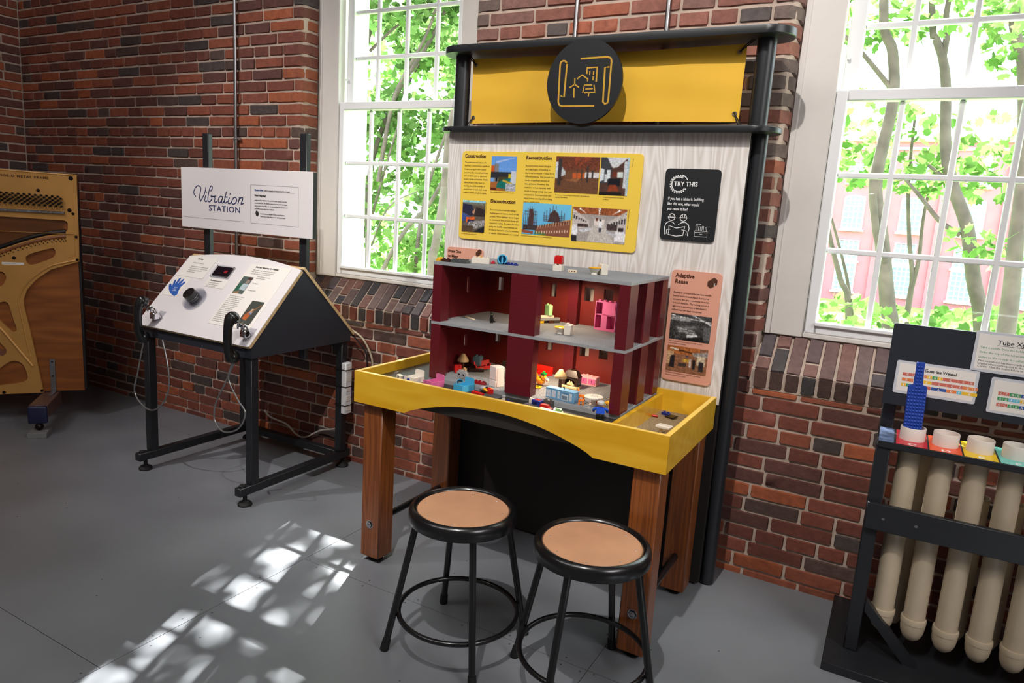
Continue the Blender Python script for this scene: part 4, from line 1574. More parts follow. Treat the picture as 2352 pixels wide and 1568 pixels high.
# telephone handsets hanging on chrome hooks at the front edge
def handset(lab, x, cordpts):
    t = T('telephone_handset', lab, 'telephone', (x, -.7305, .66), world=True, group='black telephone handsets')
    y = -.7305
    prof = [(0, .170, .020), (-.006, .155, .019), (-.012, .130, .0155), (-.014, .095, .0150), (-.014, .060, .0150), (-.012, .030, .0155), (-.006, .010, .018), (0, -.005, .020)]
    bm = new()
    pts = smoothpts([(x, y + a * 1.3, .660 + z) for a, z, r in prof], 3)
    rs = np.interp(np.linspace(0, 7, len(pts)), range(8), [q[2] for q in prof])
    tube(bm, pts, .016, 14, rs=[q * 1.2 for q in rs])
    t.p('handle', bm, M['black_metal'])
    for zz, nm in ((.825, 'earpiece'), (.660, 'mouthpiece')):
        bm = new()
        lathe(bm, [(0, 0), (.014, 0), (.023, .005), (.027, .014), (.027, .030), (.021, .040), (0, .043)], (0, 0, 0), 24)
        for v in bm.verts:
            v.co = Vector((x + v.co.x, y - .014 + v.co.z, zz + v.co.y))
        t.p(nm, bm, M['black_metal'])
    bm = new(); cyl(bm, (x - .004, y, .636), (x - .004, y, .652), .0065, seg=12)
    pg = t.p('cord_plug', bm, mat('plug_blue', rgb(30, 90, 190), .4))
    bm = new()
    tube(bm, smoothpts(cordpts, 8), .0036, 8)
    t.p('armoured_cord', bm, mat('cord_grey', rgb(150, 150, 150), .35, .8))
    # hook on the desk
    bm = new()
    box(bm, x + .006, x + .050, -.700, -.640, .748, .7505)
    for v in bm.verts:
        v.co.z = .7105 + (v.co.y + .700) * 1.06 + (.0015 if v.co.z > .749 else 0)
    hk = ks.p('handset_hook', bm, M['clear'])
    bm = new()
    for s_ in (-1, 1):
        tube(bm, smoothpts([(x + .030 + s_ * .012, -.668, .752), (x + .030 + s_ * .012, -.690, .790), (x + .026 + s_ * .012, -.706, .800), (x + .022 + s_ * .012, -.706, .780)], 4), .0045, 8)
    box(bm, x + .012, x + .046, -.700, -.672, .742, .775, .004)
    box(bm, x + .016, x + .042, -.708, -.692, .785, .800, .003)
    ks.p('chrome_cradle', bm, M['chrome'], hk)
    return t


handset('black telephone handset on the left corner of the white desk', -1.985, [(-1.989, -.7215, .64), (-2.035, -.722, .50), (-2.07, -.722, .39), (-2.02, -.722, .335), (-1.94, -.722, .32), (-1.86, -.722, .37), (-1.815, -.722, .45), (-1.82, -.720, .55), (-1.865, -.712, .662)])
handset('black telephone handset on the right corner of the white desk', -1.385, [(-1.389, -.7215, .64), (-1.415, -.722, .56), (-1.36, -.722, .48), (-1.315, -.722, .43), (-1.355, -.722, .355), (-1.445, -.724, .32), (-1.505, -.724, .36), (-1.495, -.724, .44), (-1.44, -.724, .53), (-1.375, -.712, .662)])
# power strip, cables
pw_ = T('power_strip', 'white power strip strapped to the rear right leg of the white desk', 'power strip', (-1.310, -.105, .29), world=True)
bm = new(); box(bm, -1.332, -1.302, -.128, -.082, .290, .550, .004)
bdy = pw_.p('body', bm, M['white_vinyl'])
for z in (.32, .37, .42, .47, .52):
    bm = new(); box(bm, -1.3021, -1.3005, -.120, -.090, z - .014, z + .014, .0006)
    pw_.p('socket', bm, M['paper'], bdy)
for z in (.334, .430, .515):
    bm = new(); box(bm, -1.374, -1.2995, -.131, -.079, z - .0015, z + .0015)
    pw_.p('strap', bm, M['rubber'])
single('cable', tube(new(), [q for q in smoothpts([(-1.36, -.03, .70), (-1.28, -.03, .66), (-1.22, -.03, .56), (-1.235, -.03, .45), (-1.30, -.035, .40)], 8)], .0048, 8), mat('cable_tan', rgb(190, 176, 150), .5), 'tan cable looping from the power strip beside the desk', 'cable', (0, 0, 0))
single('cable', tube(new(), [q for q in smoothpts([(-1.34, -.045, .68), (-1.25, -.045, .60), (-1.25, -.045, .50), (-1.31, -.06, .46)], 8)], .0036, 8), M['rubber'], 'black cable looping inside the tan one by the power strip', 'cable', (0, 0, 0))
single('cable', tube(new(), [q for q in smoothpts([(-1.98, -.03, .16), (-1.93, -.03, .13), (-1.81, -.03, .115), (-1.74, -.03, .075), (-1.67, -.03, .07), (-1.56, -.03, .13), (-1.44, -.06, .17), (-1.39, -.084, .20)], 8)], .005, 8), mat('cable_white', rgb(206, 198, 190), .5), 'white cable sagging along the wall behind the desk legs', 'cable', (0, 0, 0))

# ================================================================== TOY HOUSE
def course_mat(name, col, pitch=.0096):
    mt = mat(name, col, .33)
    nt = mt.node_tree
    p = nt.nodes['Principled BSDF']
    tc = nt.nodes.new('ShaderNodeTexCoord')
    sx = nt.nodes.new('ShaderNodeSeparateXYZ')
    nt.links.new(tc.outputs['Object'], sx.inputs[0])
    d = nt.nodes.new('ShaderNodeMath'); d.operation = 'DIVIDE'; d.inputs[1].default_value = pitch
    nt.links.new(sx.outputs['Z'], d.inputs[0])
    f = nt.nodes.new('ShaderNodeMath'); f.operation = 'FRACT'
    nt.links.new(d.outputs[0], f.inputs[0])
    g = nt.nodes.new('ShaderNodeMath'); g.operation = 'GREATER_THAN'; g.inputs[1].default_value = .1
    nt.links.new(f.outputs[0], g.inputs[0])
    rp = ramp(nt, [(0, tuple(v * .72 for v in col)), (1, col)])
    nt.links.new(g.outputs[0], rp.inputs[0])
    nt.links.new(rp.outputs[0], p.inputs['Base Color'])
    return mt


HW = course_mat('small_red_bricks', rgb(94, 20, 30))
HI = mat('smooth_red_brown', rgb(118, 36, 30), .36)


def add_studs(me_v, me_f, x0, x1, y0, y1, z, pitch, r, h, seg=6):
    nx = int(round((x1 - x0) / pitch)); ny = int(round((y1 - y0) / pitch))
    px, py = (x1 - x0) / nx, (y1 - y0) / ny
    cs = [(cos(2 * pi * k / seg + .3) * r, sin(2 * pi * k / seg + .3) * r) for k in range(seg)]
    for i in range(nx):
        for j in range(ny):
            cx, cy = x0 + (i + .5) * px, y0 + (j + .5) * py
            b = len(me_v)
            for c in cs: me_v.append((cx + c[0], cy + c[1], z))
            for c in cs: me_v.append((cx + c[0], cy + c[1], z + h))
            for k in range(seg):
                q = (k + 1) % seg
                me_f.append((b + k, b + q, b + seg + q, b + seg + k))
            me_f.append(tuple(b + seg + k for k in range(seg)))


def studded(T_, nm, x0, x1, y0, y1, z0, z1, mt_, pitch=.0077, r=.0024, h=.0017, parent=None, seg=6):
    v = []; f = []
    add_studs(v, f, x0, x1, y0, y1, z1, pitch, r, h, seg)
    b = len(v)
    v += [(x0, y0, z0), (x1, y0, z0), (x1, y1, z0), (x0, y1, z0), (x0, y0, z1), (x1, y0, z1), (x1, y1, z1), (x0, y1, z1)]
    f += [tuple(b + i for i in q) for q in ((3, 2, 1, 0), (4, 5, 6, 7), (0, 1, 5, 4), (1, 2, 6, 5), (2, 3, 7, 6), (3, 0, 4, 7))]
    off = T_.loc if T_.w else Vector()
    me = bpy.data.meshes.new(nm)
    me.from_pydata([tuple(Vector(q) - off) for q in v], [], f)
    me.materials.append(mt_)
    o = bpy.data.objects.new(nm, me)
    COL.objects.link(o)
    o.parent = parent or T_.o
    return o


hs = T('toy_house', 'dark red toy brick house with grey studded floors, open front, on yellow table', 'toy house', (-.08, -.43, .7005), world=True)
HX0, HX1, HY0, HY1 = -.4500, .2880, -.630, -.238
ZB_, ZM, ZR = .7165, .9255, 1.1385
studded(hs, 'base_plate', HX0, HX1, HY0 + .01, HY1, .7005, ZB_, M['house_grey'])
studded(hs, 'floor_plate', HX0, HX1, HY0, HY1, ZM - .0096, ZM, M['house_grey'])
studded(hs, 'roof_plate', HX0, HX1, HY0, HY1, ZR - .0100, ZR, M['house_grey'])
for (z0, z1, s0, s1) in ((ZB_, ZM - .0096, .808, .848), (ZM, ZR - .010, 1.018, 1.070)):
    # back wall with slit windows
    holes = [R4(a, s0, b_, s1) for a, b_ in ((-.404, -.372), (-.166, -.138), (-.022, .016), (.056, .092))]
    bm = new(); prism(bm, R4(HX0 + .012, z0, HX1 - .003, z1), lambda u, v, w_: (u, HY1 - .018 + w_, v), .018, holes=holes)
    hs.p('back_wall', bm, HI, ang=20)
    bm = new(); prism(bm, R4(HY0 + .05, z0, HY1, z1), lambda u, v, w_: (HX0 + w_, u, v), .012, holes=[R4(-.572, s0 - .002, -.552, s1 + .004), R4(-.420, s0 - .002, -.400, s1 + .004)])
    hs.p('side_wall', bm, HW, ang=20)
    bm = new(); box(bm, -.074, -.034, HY1 - .048, HY1 - .018, z0, z1)
    hs.p('pilaster', bm, HW)
    for (a, b_, c, d) in ((HX0, -.412, HY0, HY0 + .052), (-.132, -.032, HY0, HY0 + .04), (.250, .2875, HY0, HY0 + .075), (.250, .2875, -.470, -.395), (.250, .2875, -.300, HY1 - .001)):
        bm = new(); box(bm, a + .0005, b_ - .0003, c + .0005, d, z0, z1)
        hs.p('column', bm, HW)
for (x, y, z) in ((-.030, -.430, ZR - .010), (-.02, -.475, ZM - .0096)):
    bm = new(); lathe(bm, [(0, 0), (.019, 0), (.019, -.005), (.014, -.012), (.006, -.015), (0, -.0145)], (x, y, z), 24)
    pk = hs.p('puck_lamp', bm, M['black_metal'])
    bm = new(); lathe(bm, [(0, -.0152), (.006, -.0152), (0, -.0156)], (x, y, z), 16)
    hs.p('lamp_lens', bm, mat('warm_lens', (1, .8, .5), .4, emit=(1, .75, .4), es=6), pk)
def pt(loc, e, r=.006, c=(1, .76, .52)):
    l = bpy.data.lights.new('house_lamp', 'SPOT')
    l.energy = e; l.shadow_soft_size = r; l.color = c; l.spot_size = radians(168); l.spot_blend = .5
    o = bpy.data.objects.new('house_lamp', l); COL.objects.link(o); o.location = loc
    return o
pt((-.030, -.430, ZR - .028), 2.2)
pt((-.020, -.475, ZM - .028), 3.0)


# ---------------------------------------------------------------- toys
def bk(nx, ny, h, bm=None, x=0., y=0., z=0., mi=0, P_=.016, bev=.0006):
    """studded building block, centred on x,y with its base at z"""
    bm = bm or new()
    w_, d = nx * P_, ny * P_
    box(bm, x - w_ / 2 + .0002, x + w_ / 2 - .0002, y - d / 2 + .0002, y + d / 2 - .0002, z, z + h, bev, mi=mi)
    for i in range(nx):
        for j in range(ny):
            cx, cy = x - w_ / 2 + (i + .5) * P_, y - d / 2 + (j + .5) * P_
            cyl(bm, (cx, cy, z + h - .0005), (cx, cy, z + h + .0042), .0047, seg=14, mi=mi)
    return bm


WH = plast(226, 218, 206); CREAM = plast(232, 216, 190); RED = plast(196, 26, 22); BLUE = plast(30, 60, 170); CY = plast(70, 168, 208); LB = plast(106, 160, 200)
PK = plast(208, 104, 156); LPK = plast(236, 170, 176); TAN = plast(226, 196, 146); YEL = plast(236, 176, 34); ORG = plast(232, 120, 30); GRN = plast(20, 130, 50); LG = plast(168, 222, 150)
BRN = plast(82, 44, 22); DBR = plast(48, 34, 28); GRY = plast(150, 150, 150); DGR = plast(74, 76, 76); BLK = plast(20, 22, 22); NAV = plast(26, 44, 130); OLV = plast(70, 62, 50)
HR = ZR + .0017; HM = ZM + .0017; HB = ZB_ + .0017; HT = .7003; HS = .6552


def block(lab, nx, ny, h, m_, x, y, z, rz=0, group=None, name='toy_block', cat='toy block', rot=None):
    return single(name, bk(nx, ny, h), m_, lab, cat, (x, y, z), radians(rz), group, rot=rot)


block('yellow end plate at the front left corner of the grey toy roof', 1, 2, .0096, YEL, -.440, -.605, HR, 0)
block('dark brown plate lying between the yellow and grey ones on the toy roof', 2, 1, .0096, plast(64, 34, 30), -.412, -.607, HR, 3)
block('dark grey plate lying beside the white block on the toy roof', 4, 2, .0096, DGR, -.362, -.592, HR, 4)
block('white block with two rows of studs at the left of the toy roof', 4, 2, .0192, WH, -.312, -.535, HR, 24)
block('small yellow block behind the white one on the toy roof', 1, 1, .0192, YEL, -.345, -.490, HR, 0)
block('navy blue thin plate lying on the toy roof', 4, 1, .0050, NAV, -.232, -.462, HR, -12)
block('tiny red peg lying beside the cyan curved piece on the toy roof', 1, 1, .006, plast(190, 40, 60), -.288, -.490, HR, 20)
# cyan curved tub piece on its side
t = T('toy_tub', 'cyan curved toy piece lying on its side on the toy roof', 'toy piece', (-.262, -.472, HR + .0165), rz=radians(200), rot=(radians(80), 0, radians(35)))
bm = new()
prism(bm, [(.018 * cos(radians(a)), .018 * sin(radians(a))) for a in range(-60, 241, 20)] + [(.014 * cos(radians(a)), .014 * sin(radians(a))) for a in range(240, -61, -20)], lambda u, v, w_: (u, v, w_ - .013), .026)
t.p('shell', bm, CY)
bm = new(); prism(bm, circ(0, 0, .0165, 24), lambda u, v, w_: (u, v, -.013 + w_), .003); box(bm, -.003, .003, -.014, .014, -.012, .006); t.p('inner_wall', bm, CY)
block('white square block under the red block on the toy roof', 2, 2, .0192, WH, -.022, -.500, HR, 8)
t = T('toy_block', 'red block with cream patch standing on the white block on the toy roof', 'toy block', (-.022, -.500, HR + .0240), rz=radians(8))
t.p('block', bk(2, 2, .0240, P_=.0135), RED)
bm = new(); box(bm, -.0145, -.0134, -.012, .004, .003, .021); t.p('patch', bm, CREAM, label='cream patch')
t = T('toy_tile', 'cream tile with three brown holes lying on the toy roof', 'toy piece', (.036, -.512, HR), rz=radians(5))
bm = new(); prism(bm, rrect(-.016, .016, -.006, .006, .004), lambda u, v, w_: (u, v, w_), .009, .001); bd = t.p('tile', bm, CREAM)
bm = new()
for k in (-.009, 0, .009): cyl(bm, (k, -.0064, .0045), (k, -.0055, .0045), .0022, seg=10)
t.p('hole_marks', bm, BRN, bd)


def toilet(lab, x, y, z, rz):
    t = T('toy_toilet', lab, 'toy toilet', (x, y, z), rz=radians(rz), group='white toy toilets')
    t.o.scale = (1.2, 1.2, 1.15)
    bm = new(); box(bm, .004, .024, -.014, .014, 0, .030, .001)
    cyl(bm, (.010, -.007, .030), (.010, -.007, .034), .0047, seg=12); cyl(bm, (.010, .007, .030), (.010, .007, .034), .0047, seg=12)
    t.p('cistern', bm, WH)
    bm = new(); lathe(bm, [(0, 0), (.009, 0), (.008, .005), (.013, .012), (.0165, .0175), (.013, .018), (.006, .010), (0, .009)], (-.011, 0, 0), 24)
    t.p('bowl', bm, WH)
    bm = new(); lathe(bm, [(.008, .0180), (.0172, .0180), (.0176, .0200), (.015, .0212), (.008, .0205), (.008, .018)], (-.011, 0, 0), 24)
    t.p('seat', bm, YEL, label='yellow seat')
    return t


toilet('white toy toilet with yellow seat on the toy roof', .118, -.488, HR, 48)
toilet('white toy toilet with yellow seat on the upper toy floor', .020, -.510, HM, 8)
# upper floor
single('toy_plank', box(new(), -.036, .036, -.005, .005, 0, .0045, .0006), CREAM, 'cream plank lying at the left of the upper toy floor', 'toy piece', (-.378, -.485, HM), radians(-30))
t = T('toy_cat', 'black toy cat sitting on the upper toy floor', 'toy cat', (-.275, -.500, HM), rz=radians(30))
bm = new()
sphere(bm, (0, .003, .011), .010, (.8, 1.1, 1.15)); sphere(bm, (0, -.004, .020), .007, (.8, .9, 1.3)); sphere(bm, (0, -.007, .031), .0062, (1, 1.05, .95))
for s_ in (-1, 1):
    cyl(bm, (s_ * .0035, -.006, .034), (s_ * .0045, -.005, .0415), .0026, .0004, seg=8)
    cyl(bm, (s_ * .0032, -.010, 0), (s_ * .0032, -.007, .017), .0026, seg=8)
tube(bm, smoothpts([(0, .012, .004), (.008, .016, .003), (.013, .010, .004), (.012, .002, .004)], 4), .0022, 8)
sphere(bm, (0, -.0125, .0295), .003, (1, 1, .8))
t.p('body', bm, BLK)
bm = new()
for s_ in (-1, 1): sphere(bm, (s_ * .0026, -.0125, .0325), .0011, u=8, v=6)
t.p('eyes', bm, plast(220, 220, 120))
# long bench of blocks with a green tower
t = T('toy_wall', 'low grey and white wall of toy blocks behind the middle column', 'toy blocks', (-.145, -.355, HM), rz=radians(58))
t.p('white_beam', box(new(), -.075, .050, -.008, .008, .0200, .0290, .0006), CREAM)
t.p('grey_beam', box(new(), -.02, .078, -.0079, .0079, .0100, .0195, .0006), GRY)
t.p('dark_block', box(new(), .030, .050, -.0082, .0082, .0003, .0097, .0006), BRN)
t.p('yellow_block', box(new(), -.018, .008, -.0082, .0082, .0003, .0097, .0006), YEL)
t.p('brown_block', box(new(), -.068, -.040, -.0082, .0082, .0003, .0195, .0006), DBR)
t.p('end_block', box(new(), .052, .078, -.0081, .0081, .0003, .0097, .0006), OLV)
block('light green tall block standing on the grey toy wall', 1, 2, .0380, LG, -.131, -.327, HM + .0294, 58)
# pink cabinet
t = T('toy_cabinet', 'pink open toy cabinet by the back wall of the upper floor', 'toy cabinet', (.098, -.310, HM), rz=radians(-6))
t.o.scale = (1.28,) * 3
cw, ch_, cd = .066, .082, .030
bm = new()
box(bm, -cw / 2, -cw / 2 + .003, -cd / 2, cd / 2, 0, ch_, .0004); box(bm, cw / 2 - .003, cw / 2, -cd / 2, cd / 2, 0, ch_, .0004)
box(bm, -cw / 2 + .003, cw / 2 - .003, -cd / 2, cd / 2, 0, .006); box(bm, -cw / 2 + .003, cw / 2 - .003, -cd / 2, cd / 2, ch_ - .003, ch_)
box(bm, -cw / 2 + .003, cw / 2 - .003, cd / 2 - .003, cd / 2, .006, ch_ - .003)
t.p('case', bm, PK)
t.p('shelf', box(new(), -cw / 2 + .003, cw / 2 - .003, -cd / 2 + .001, cd / 2 - .003, .043, .046), PK)
t.p('door', box(new(), -.010, cw / 2 - .003, -cd / 2 - .001, -cd / 2 + .001, .046, ch_ - .003), PK)
t.p('divider', box(new(), -.012, .006, -cd / 2, cd / 2 - .003, .006, .043), PK)
for k in range(4):
    t.p('stud', cyl(new(), (-.024 + k * .016, -.004, ch_), (-.024 + k * .016, -.004, ch_ + .0042), .0047, seg=14), PK)


# ground floor
def lamp(lab, x, y, z, rz=0, pole=.040, pm=None):
    t = T('toy_lamp', lab, 'toy lamp', (x, y, z), rz=radians(rz), group='tan shaded toy lamps')
    t.o.scale = (1.15,) * 3
    t.p('base', bk(2, 1, .006), pm or BRN)
    t.p('pole', cyl(new(), (0, 0, .006), (0, 0, pole), .0052, seg=16), pm or BRN)
    bm = new(); lathe(bm, [(.0185, pole - .002), (.0188, pole + .001), (.0175, pole + .006), (.0075, pole + .021), (.006, pole + .024), (0, pole + .024)], seg=28)
    lathe(bm, [(.0185, pole - .002), (0, pole)], seg=28)
    t.p('shade', bm, TAN)
    return t


lamp('tan shaded toy lamp with brown pole in the middle of the ground floor', .008, -.480, HB, pole=.043)
lamp('tan shaded toy lamp among the red pieces at the left of the ground floor', -.408, -.470, HB, 20, pole=.036)
lamp('tan shaded toy lamp glimpsed between the right columns of the toy house', .232, -.498, HB, 10, pole=.030, pm=DBR)
# fireplace
t = T('toy_fireplace', 'black toy fireplace with tan hearth and flames by the back wall', 'toy fireplace', (.016, -.395, HB), rz=radians(-4))
t.o.scale = (1.1,) * 3
t.p('hearth', box(new(), -.033, .033, -.028, .004, 0, .006, .0005), TAN)
bm = new()
prism(bm, R4(-.028, .006, .028, .036), lambda u, v, w_: (u, -.016 + w_, v), .028, holes=[[(-.018, .0062), (.018, .0062), (.018, .020), (.014, .027), (0, .030), (-.014, .027), (-.018, .020)]])
box(bm, -.0275, .0275, .0121, .014, .006, .036)
v = [bm.verts.new(c) for c in ((-.030, -.018, .036), (.030, -.018, .036), (.030, .014, .036), (-.030, .014, .036), (-.016, -.006, .056), (.016, -.006, .056), (.016, .010, .056), (-.016, .010, .056))]
for f in ((0, 1, 5, 4), (1, 2, 6, 5), (2, 3, 7, 6), (3, 0, 4, 7), (4, 5, 6, 7), (3, 2, 1, 0)): bm.faces.new([v[i] for i in f])
fp = t.p('chimney_piece', bm, DBR)
for s_ in (-1, 1): t.p('stud', cyl(new(), (s_ * .008, .002, .056), (s_ * .008, .002, .060), .0045, seg=12), DBR)
bm = new()
for (dx, hh) in ((-.008, .012), (-.002, .019), (.005, .016), (.010, .010)):
    lathe(bm, [(0, 0), (.004, .002), (.0048, hh * .4), (.002, hh * .8), (0, hh)], (dx, -.012, .006), 10)
t.p('flames', bm, TAN)
# pink drawers
t = T('toy_sideboard', 'pale pink toy sideboard with two pink doors by the back wall', 'toy sideboard', (.052, -.318, HB), rz=radians(-3))
t.o.scale = (1.08,) * 3
t.p('case', box(new(), -.032, .032, -.014, .014, 0, .031, .0008), LPK)
for s_ in (-1, 1):
    d_ = t.p('door', box(new(), s_ * .0155 - .0130, s_ * .0155 + .0130, -.0156, -.0139, .005, .024, .0004), PK)
    t.p('handle', box(new(), s_ * .0155 - .0012, s_ * .0155 + .0012, -.0175, -.0154, .013, .020, .0003), plast(130, 50, 80), d_)
    t.p('stud', cyl(new(), (s_ * .008, 0, .031), (s_ * .008, 0, .0352), .0047, seg=14), LPK)


def sofa(lab, x, y, z, rz, m_=None, rot=None, L=.064):
    t = T('toy_sofa', lab, 'toy sofa', (x, y, z), rz=radians(rz), rot=rot)
    m_ = m_ or RED
    t.p('seat', box(new(), -L / 2, L / 2, -.014, .012, 0, .012, .0008), m_)
    t.p('backrest', box(new(), -L / 2, L / 2, .006, .0125, .012, .034, .0008), m_)
    for s_ in (-1, 1): t.p('armrest', box(new(), s_ * (L / 2 - .003) - .003, s_ * (L / 2 - .003) + .003, -.013, .006, .012, .020, .0008), m_)
    for k in (-1, 1): t.p('stud', cyl(new(), (k * .012, -.003, .012), (k * .012, -.003, .016), .0045, seg=12), m_)
    return t


sofa('bright red toy sofa by the back wall behind the middle column', -.158, -.290, HB, -8, plast(232, 38, 22), L=.085)
sofa('red toy sofa tipped against the dark pieces at the left of the ground floor', -.360, -.400, HB + .004, 52, rot=(radians(-8), radians(-6), radians(52)))
single('toy_slab', box(new(), -.014, .014, -.006, .006, 0, .034, .003), RED, 'red upright toy panel beside the left side wall', 'toy piece', (-.403, -.510, HB), radians(25))
block('blue grey tall block behind the left toy lamp', 2, 2, .052, plast(86, 120, 140), -.385, -.40, HB, 12)
single('toy_roof_tile', box(new(), -.030, .030, -.018, .018, 0, .012, .002), DBR, 'dark brown slab lying under the left toy lamp', 'toy piece', (-.372, -.430, HB + .0002), radians(35))
block('small tan block under the left toy lamp', 1, 1, .018, TAN, -.386, -.492, HB, 10)
t = T('toy_block', 'olive block topped with small studs by the back wall of the ground floor', 'toy block', (-.305, -.300, HB), rz=radians(-5))
t.p('block', bk(6, 2, .024, P_=.008), OLV)
t = T('toy_animal', 'orange rounded toy animal with a green block on its head by the middle column', 'toy animal', (-.082, -.455, HB), rz=radians(-10))
t.o.scale = (1.08,) * 3
bm = new()
sphere(bm, (0, 0, .016), .015, (1.2, .8, .95)); sphere(bm, (.012, 0, .030), .010, (1, .9, .95)); sphere(bm, (-.012, 0, .012), .010, (1.6, .7, .6))
t.p('body', bm, plast(244, 160, 30))
t.p('beak', sphere(new(), (.022, 0, .028), .005, (1.3, .9, .5)), CREAM)
bm = bk(1, 1, .007); [setattr(v, 'co', v.co + Vector((.012, 0, .0375))) for v in bm.verts]
t.p('hat', bm, GRN, label='green studded hat')
t.p('tail', sphere(new(), (.020, .012, .018), .007, (.8, .5, 1)), WH)
t = T('toy_slide', 'yellow toy ladder piece lying in front of the orange toy animal', 'toy piece', (-.085, -.502, HB), rz=radians(18))
bm = new()
for y in (-.012, .012): tube(bm, [(-.028, y, .003), (.028, y, .003)], .0028, 8)
for k in range(4): tube(bm, [(-.021 + k * .014, -.012, .003), (-.021 + k * .014, .012, .003)], .0022, 8)
t.p('frame', bm, YEL)
t = T('toy_barrel', 'orange rounded toy piece half hidden by the middle column', 'toy piece', (-.128, -.425, HB))
bm = new(); lathe(bm, [(0, 0), (.014, 0), (.019, .012), (.019, .026), (.013, .037), (0, .039)], seg=24)
t.p('barrel', bm, ORG)
t.p('band', cyl(new(), (0, 0, .008), (0, 0, .012), .0188, seg=24), RED, label='red band')
# blue kitchen counter
t = T('toy_kitchen', 'light blue toy kitchen counter with stove and white doors', 'toy kitchen', (.066, -.585, HB - .0004), rz=radians(-6))
t.p('case', box(new(), -.056, .056, -.015, .015, 0, .034, .001), LB)
t.p('worktop', box(new(), -.0565, .0565, -.0155, .0155, .034, .0370, .0006), LB)
for x0, x1 in ((-.052, -.036), (-.032, -.016), (-.009, .000), (.036, .046)):
    d_ = t.p('door', box(new(), x0, x1, -.0160, -.0148, .006, .030, .0004), plast(196, 204, 212))
    t.p('handle', cyl(new(), (x1 - .003, -.0158, .018), (x1 - .003, -.0172, .018), .0013, seg=8), LB, d_)
ov = t.p('oven_door', box(new(), .006, .032, -.0160, -.0148, .004, .024, .0006), plast(196, 204, 212))
t.p('oven_window', box(new(), .0095, .0285, -.0164, -.0158, .007, .020, .0003), plast(110, 128, 146), ov)
for k in range(5):
    t.p('stove_knob', cyl(new(), (.007 + k * .006, -.0146, .029), (.007 + k * .006, -.0164, .029), .0016, seg=10), plast(60, 110, 150))
t.p('tap', tube(new(), smoothpts([(.004, .004, .037), (.004, .004, .044), (.004, -.003, .045)], 3), .0018, 8), DGR)
bm = new(); prism(bm, R4(-.044, -.009, -.014, .008), lambda u, v, w_: (u, v, .0366 + w_), .0009); t.p('sink', bm, plast(150, 190, 215))


def chair(lab, x, y, z, rz, m_, rot=None, s=1.):
    t = T('toy_chair', lab, 'toy chair', (x, y, z), rz=radians(rz), rot=rot)
    t.p('seat', box(new(), -.013 * s, .013 * s, -.012 * s, .012 * s, .012 * s, .016 * s, .0008), m_)
    for a in (-1, 1):
        for b_ in (-1, 1):
            t.p('leg', box(new(), a * .0105 * s - .002, a * .0105 * s + .002, b_ * .0095 * s - .002, b_ * .0095 * s + .002, 0, .0122 * s), m_)
    bm = new(); prism(bm, rrect(-.013 * s, .013 * s, .016 * s, .042 * s, .005 * s), lambda u, v, w_: (u, .0085 * s + w_, v), .0035 * s, holes=[rrect(-.008 * s, .008 * s, .022 * s, .036 * s, .003 * s)])
    t.p('backrest', bm, m_)
    return t


chair('orange toy chair standing between the blue counter and the round table', .118, -.545, HB, 118, ORG)
chair('yellow toy chair beside the round white toy table', .222, -.560, HB, -96, YEL)
chair('light green toy chair lying on its back near the yellow front board', .115, -.722, HT + .011, 20, LG, rot=(radians(-82), 0, radians(15)), s=.95)
t = T('toy_table', 'round white toy table with a flower shape on top', 'toy table', (.176, -.575, HB))
t.o.scale = (1.1, 1.1, 1)
t.p('top', lathe(new(), [(0, .024), (.027, .024), (.0285, .0255), (.0285, .029), (.027, .0305), (0, .0305)], seg=40), WH)
t.p('pedestal', cyl(new(), (0, 0, .003), (0, 0, .024), .0065, .0075, seg=16), WH)
t.p('foot', cyl(new(), (0, 0, 0), (0, 0, .003), .012, seg=20), WH)
bm = new()
for k in range(5): sphere(bm, (.008 * cos(1.256 * k), .006 * sin(1.256 * k), .031), .0042, (1, 1, .7), 10, 6)
t.p('flower', bm, WH)
for (x, y, lab) in ((.142, -.586, 'orange toy stool under the left side of the round white toy table'), (.186, -.545, 'orange toy stool behind the round white toy table')):
    t = T('toy_stool', lab, 'toy stool', (x, y - .012, HB), rz=radians(15))
    t.p('seat', box(new(), -.009, .009, -.007, .007, .013, .017, .0006), ORG)
    for a in (-1, 1): t.p('leg', box(new(), a * .0065 - .0025, a * .0065 + .0025, -.006, .006, 0, .0132), ORG)
# toy figure
t = T('toy_figure', 'toy figure with grey hair and blue shirt standing by the right front column', 'toy figure', (.236, -.662, HT), rz=radians(200))
t.o.scale = (1.1,) * 3
bm = new(); box(bm, -.0115, -.0005, -.007, .007, 0, .018, .001); box(bm, .0005, .0115, -.007, .007, 0, .018, .001); t.p('legs', bm, BLK)
bm = new(); v = [bm.verts.new(c) for c in ((-.013, -.0075, .018), (.013, -.0075, .018), (.013, .0075, .018), (-.013, .0075, .018), (-.0115, -.006, .038), (.0115, -.006, .038), (.0115, .006, .038), (-.0115, .006, .038))]
for f in ((0, 1, 5, 4), (1, 2, 6, 5), (2, 3, 7, 6), (3, 0, 4, 7), (4, 5, 6, 7), (3, 2, 1, 0)): bm.faces.new([v[i] for i in f])
bmesh.ops.bevel(bm, geom=list(bm.edges), offset=.002, segments=2, affect='EDGES'); bd = t.p('shirt', bm, plast(34, 92, 220))
for s_ in (-1, 1):
    am = t.p('arm', tube(new(), smoothpts([(s_ * .013, 0, .034), (s_ * .018, -.002, .030), (s_ * .020, -.008, .024)], 4), .0042, 10), plast(34, 92, 220))
    t.p('hand', sphere(new(), (s_ * .020, -.010, .0225), .0042), plast(236, 190, 140), am)
t.p('head', sphere(new(), (0, 0, .0465), .0088, (1, 1, .95)), plast(232, 176, 130))
bm = new(); sphere(bm, (0, .0012, .0495), .0105, (1.05, 1, .85)); t.p('hair', bm, plast(190, 190, 192))
bm = new()
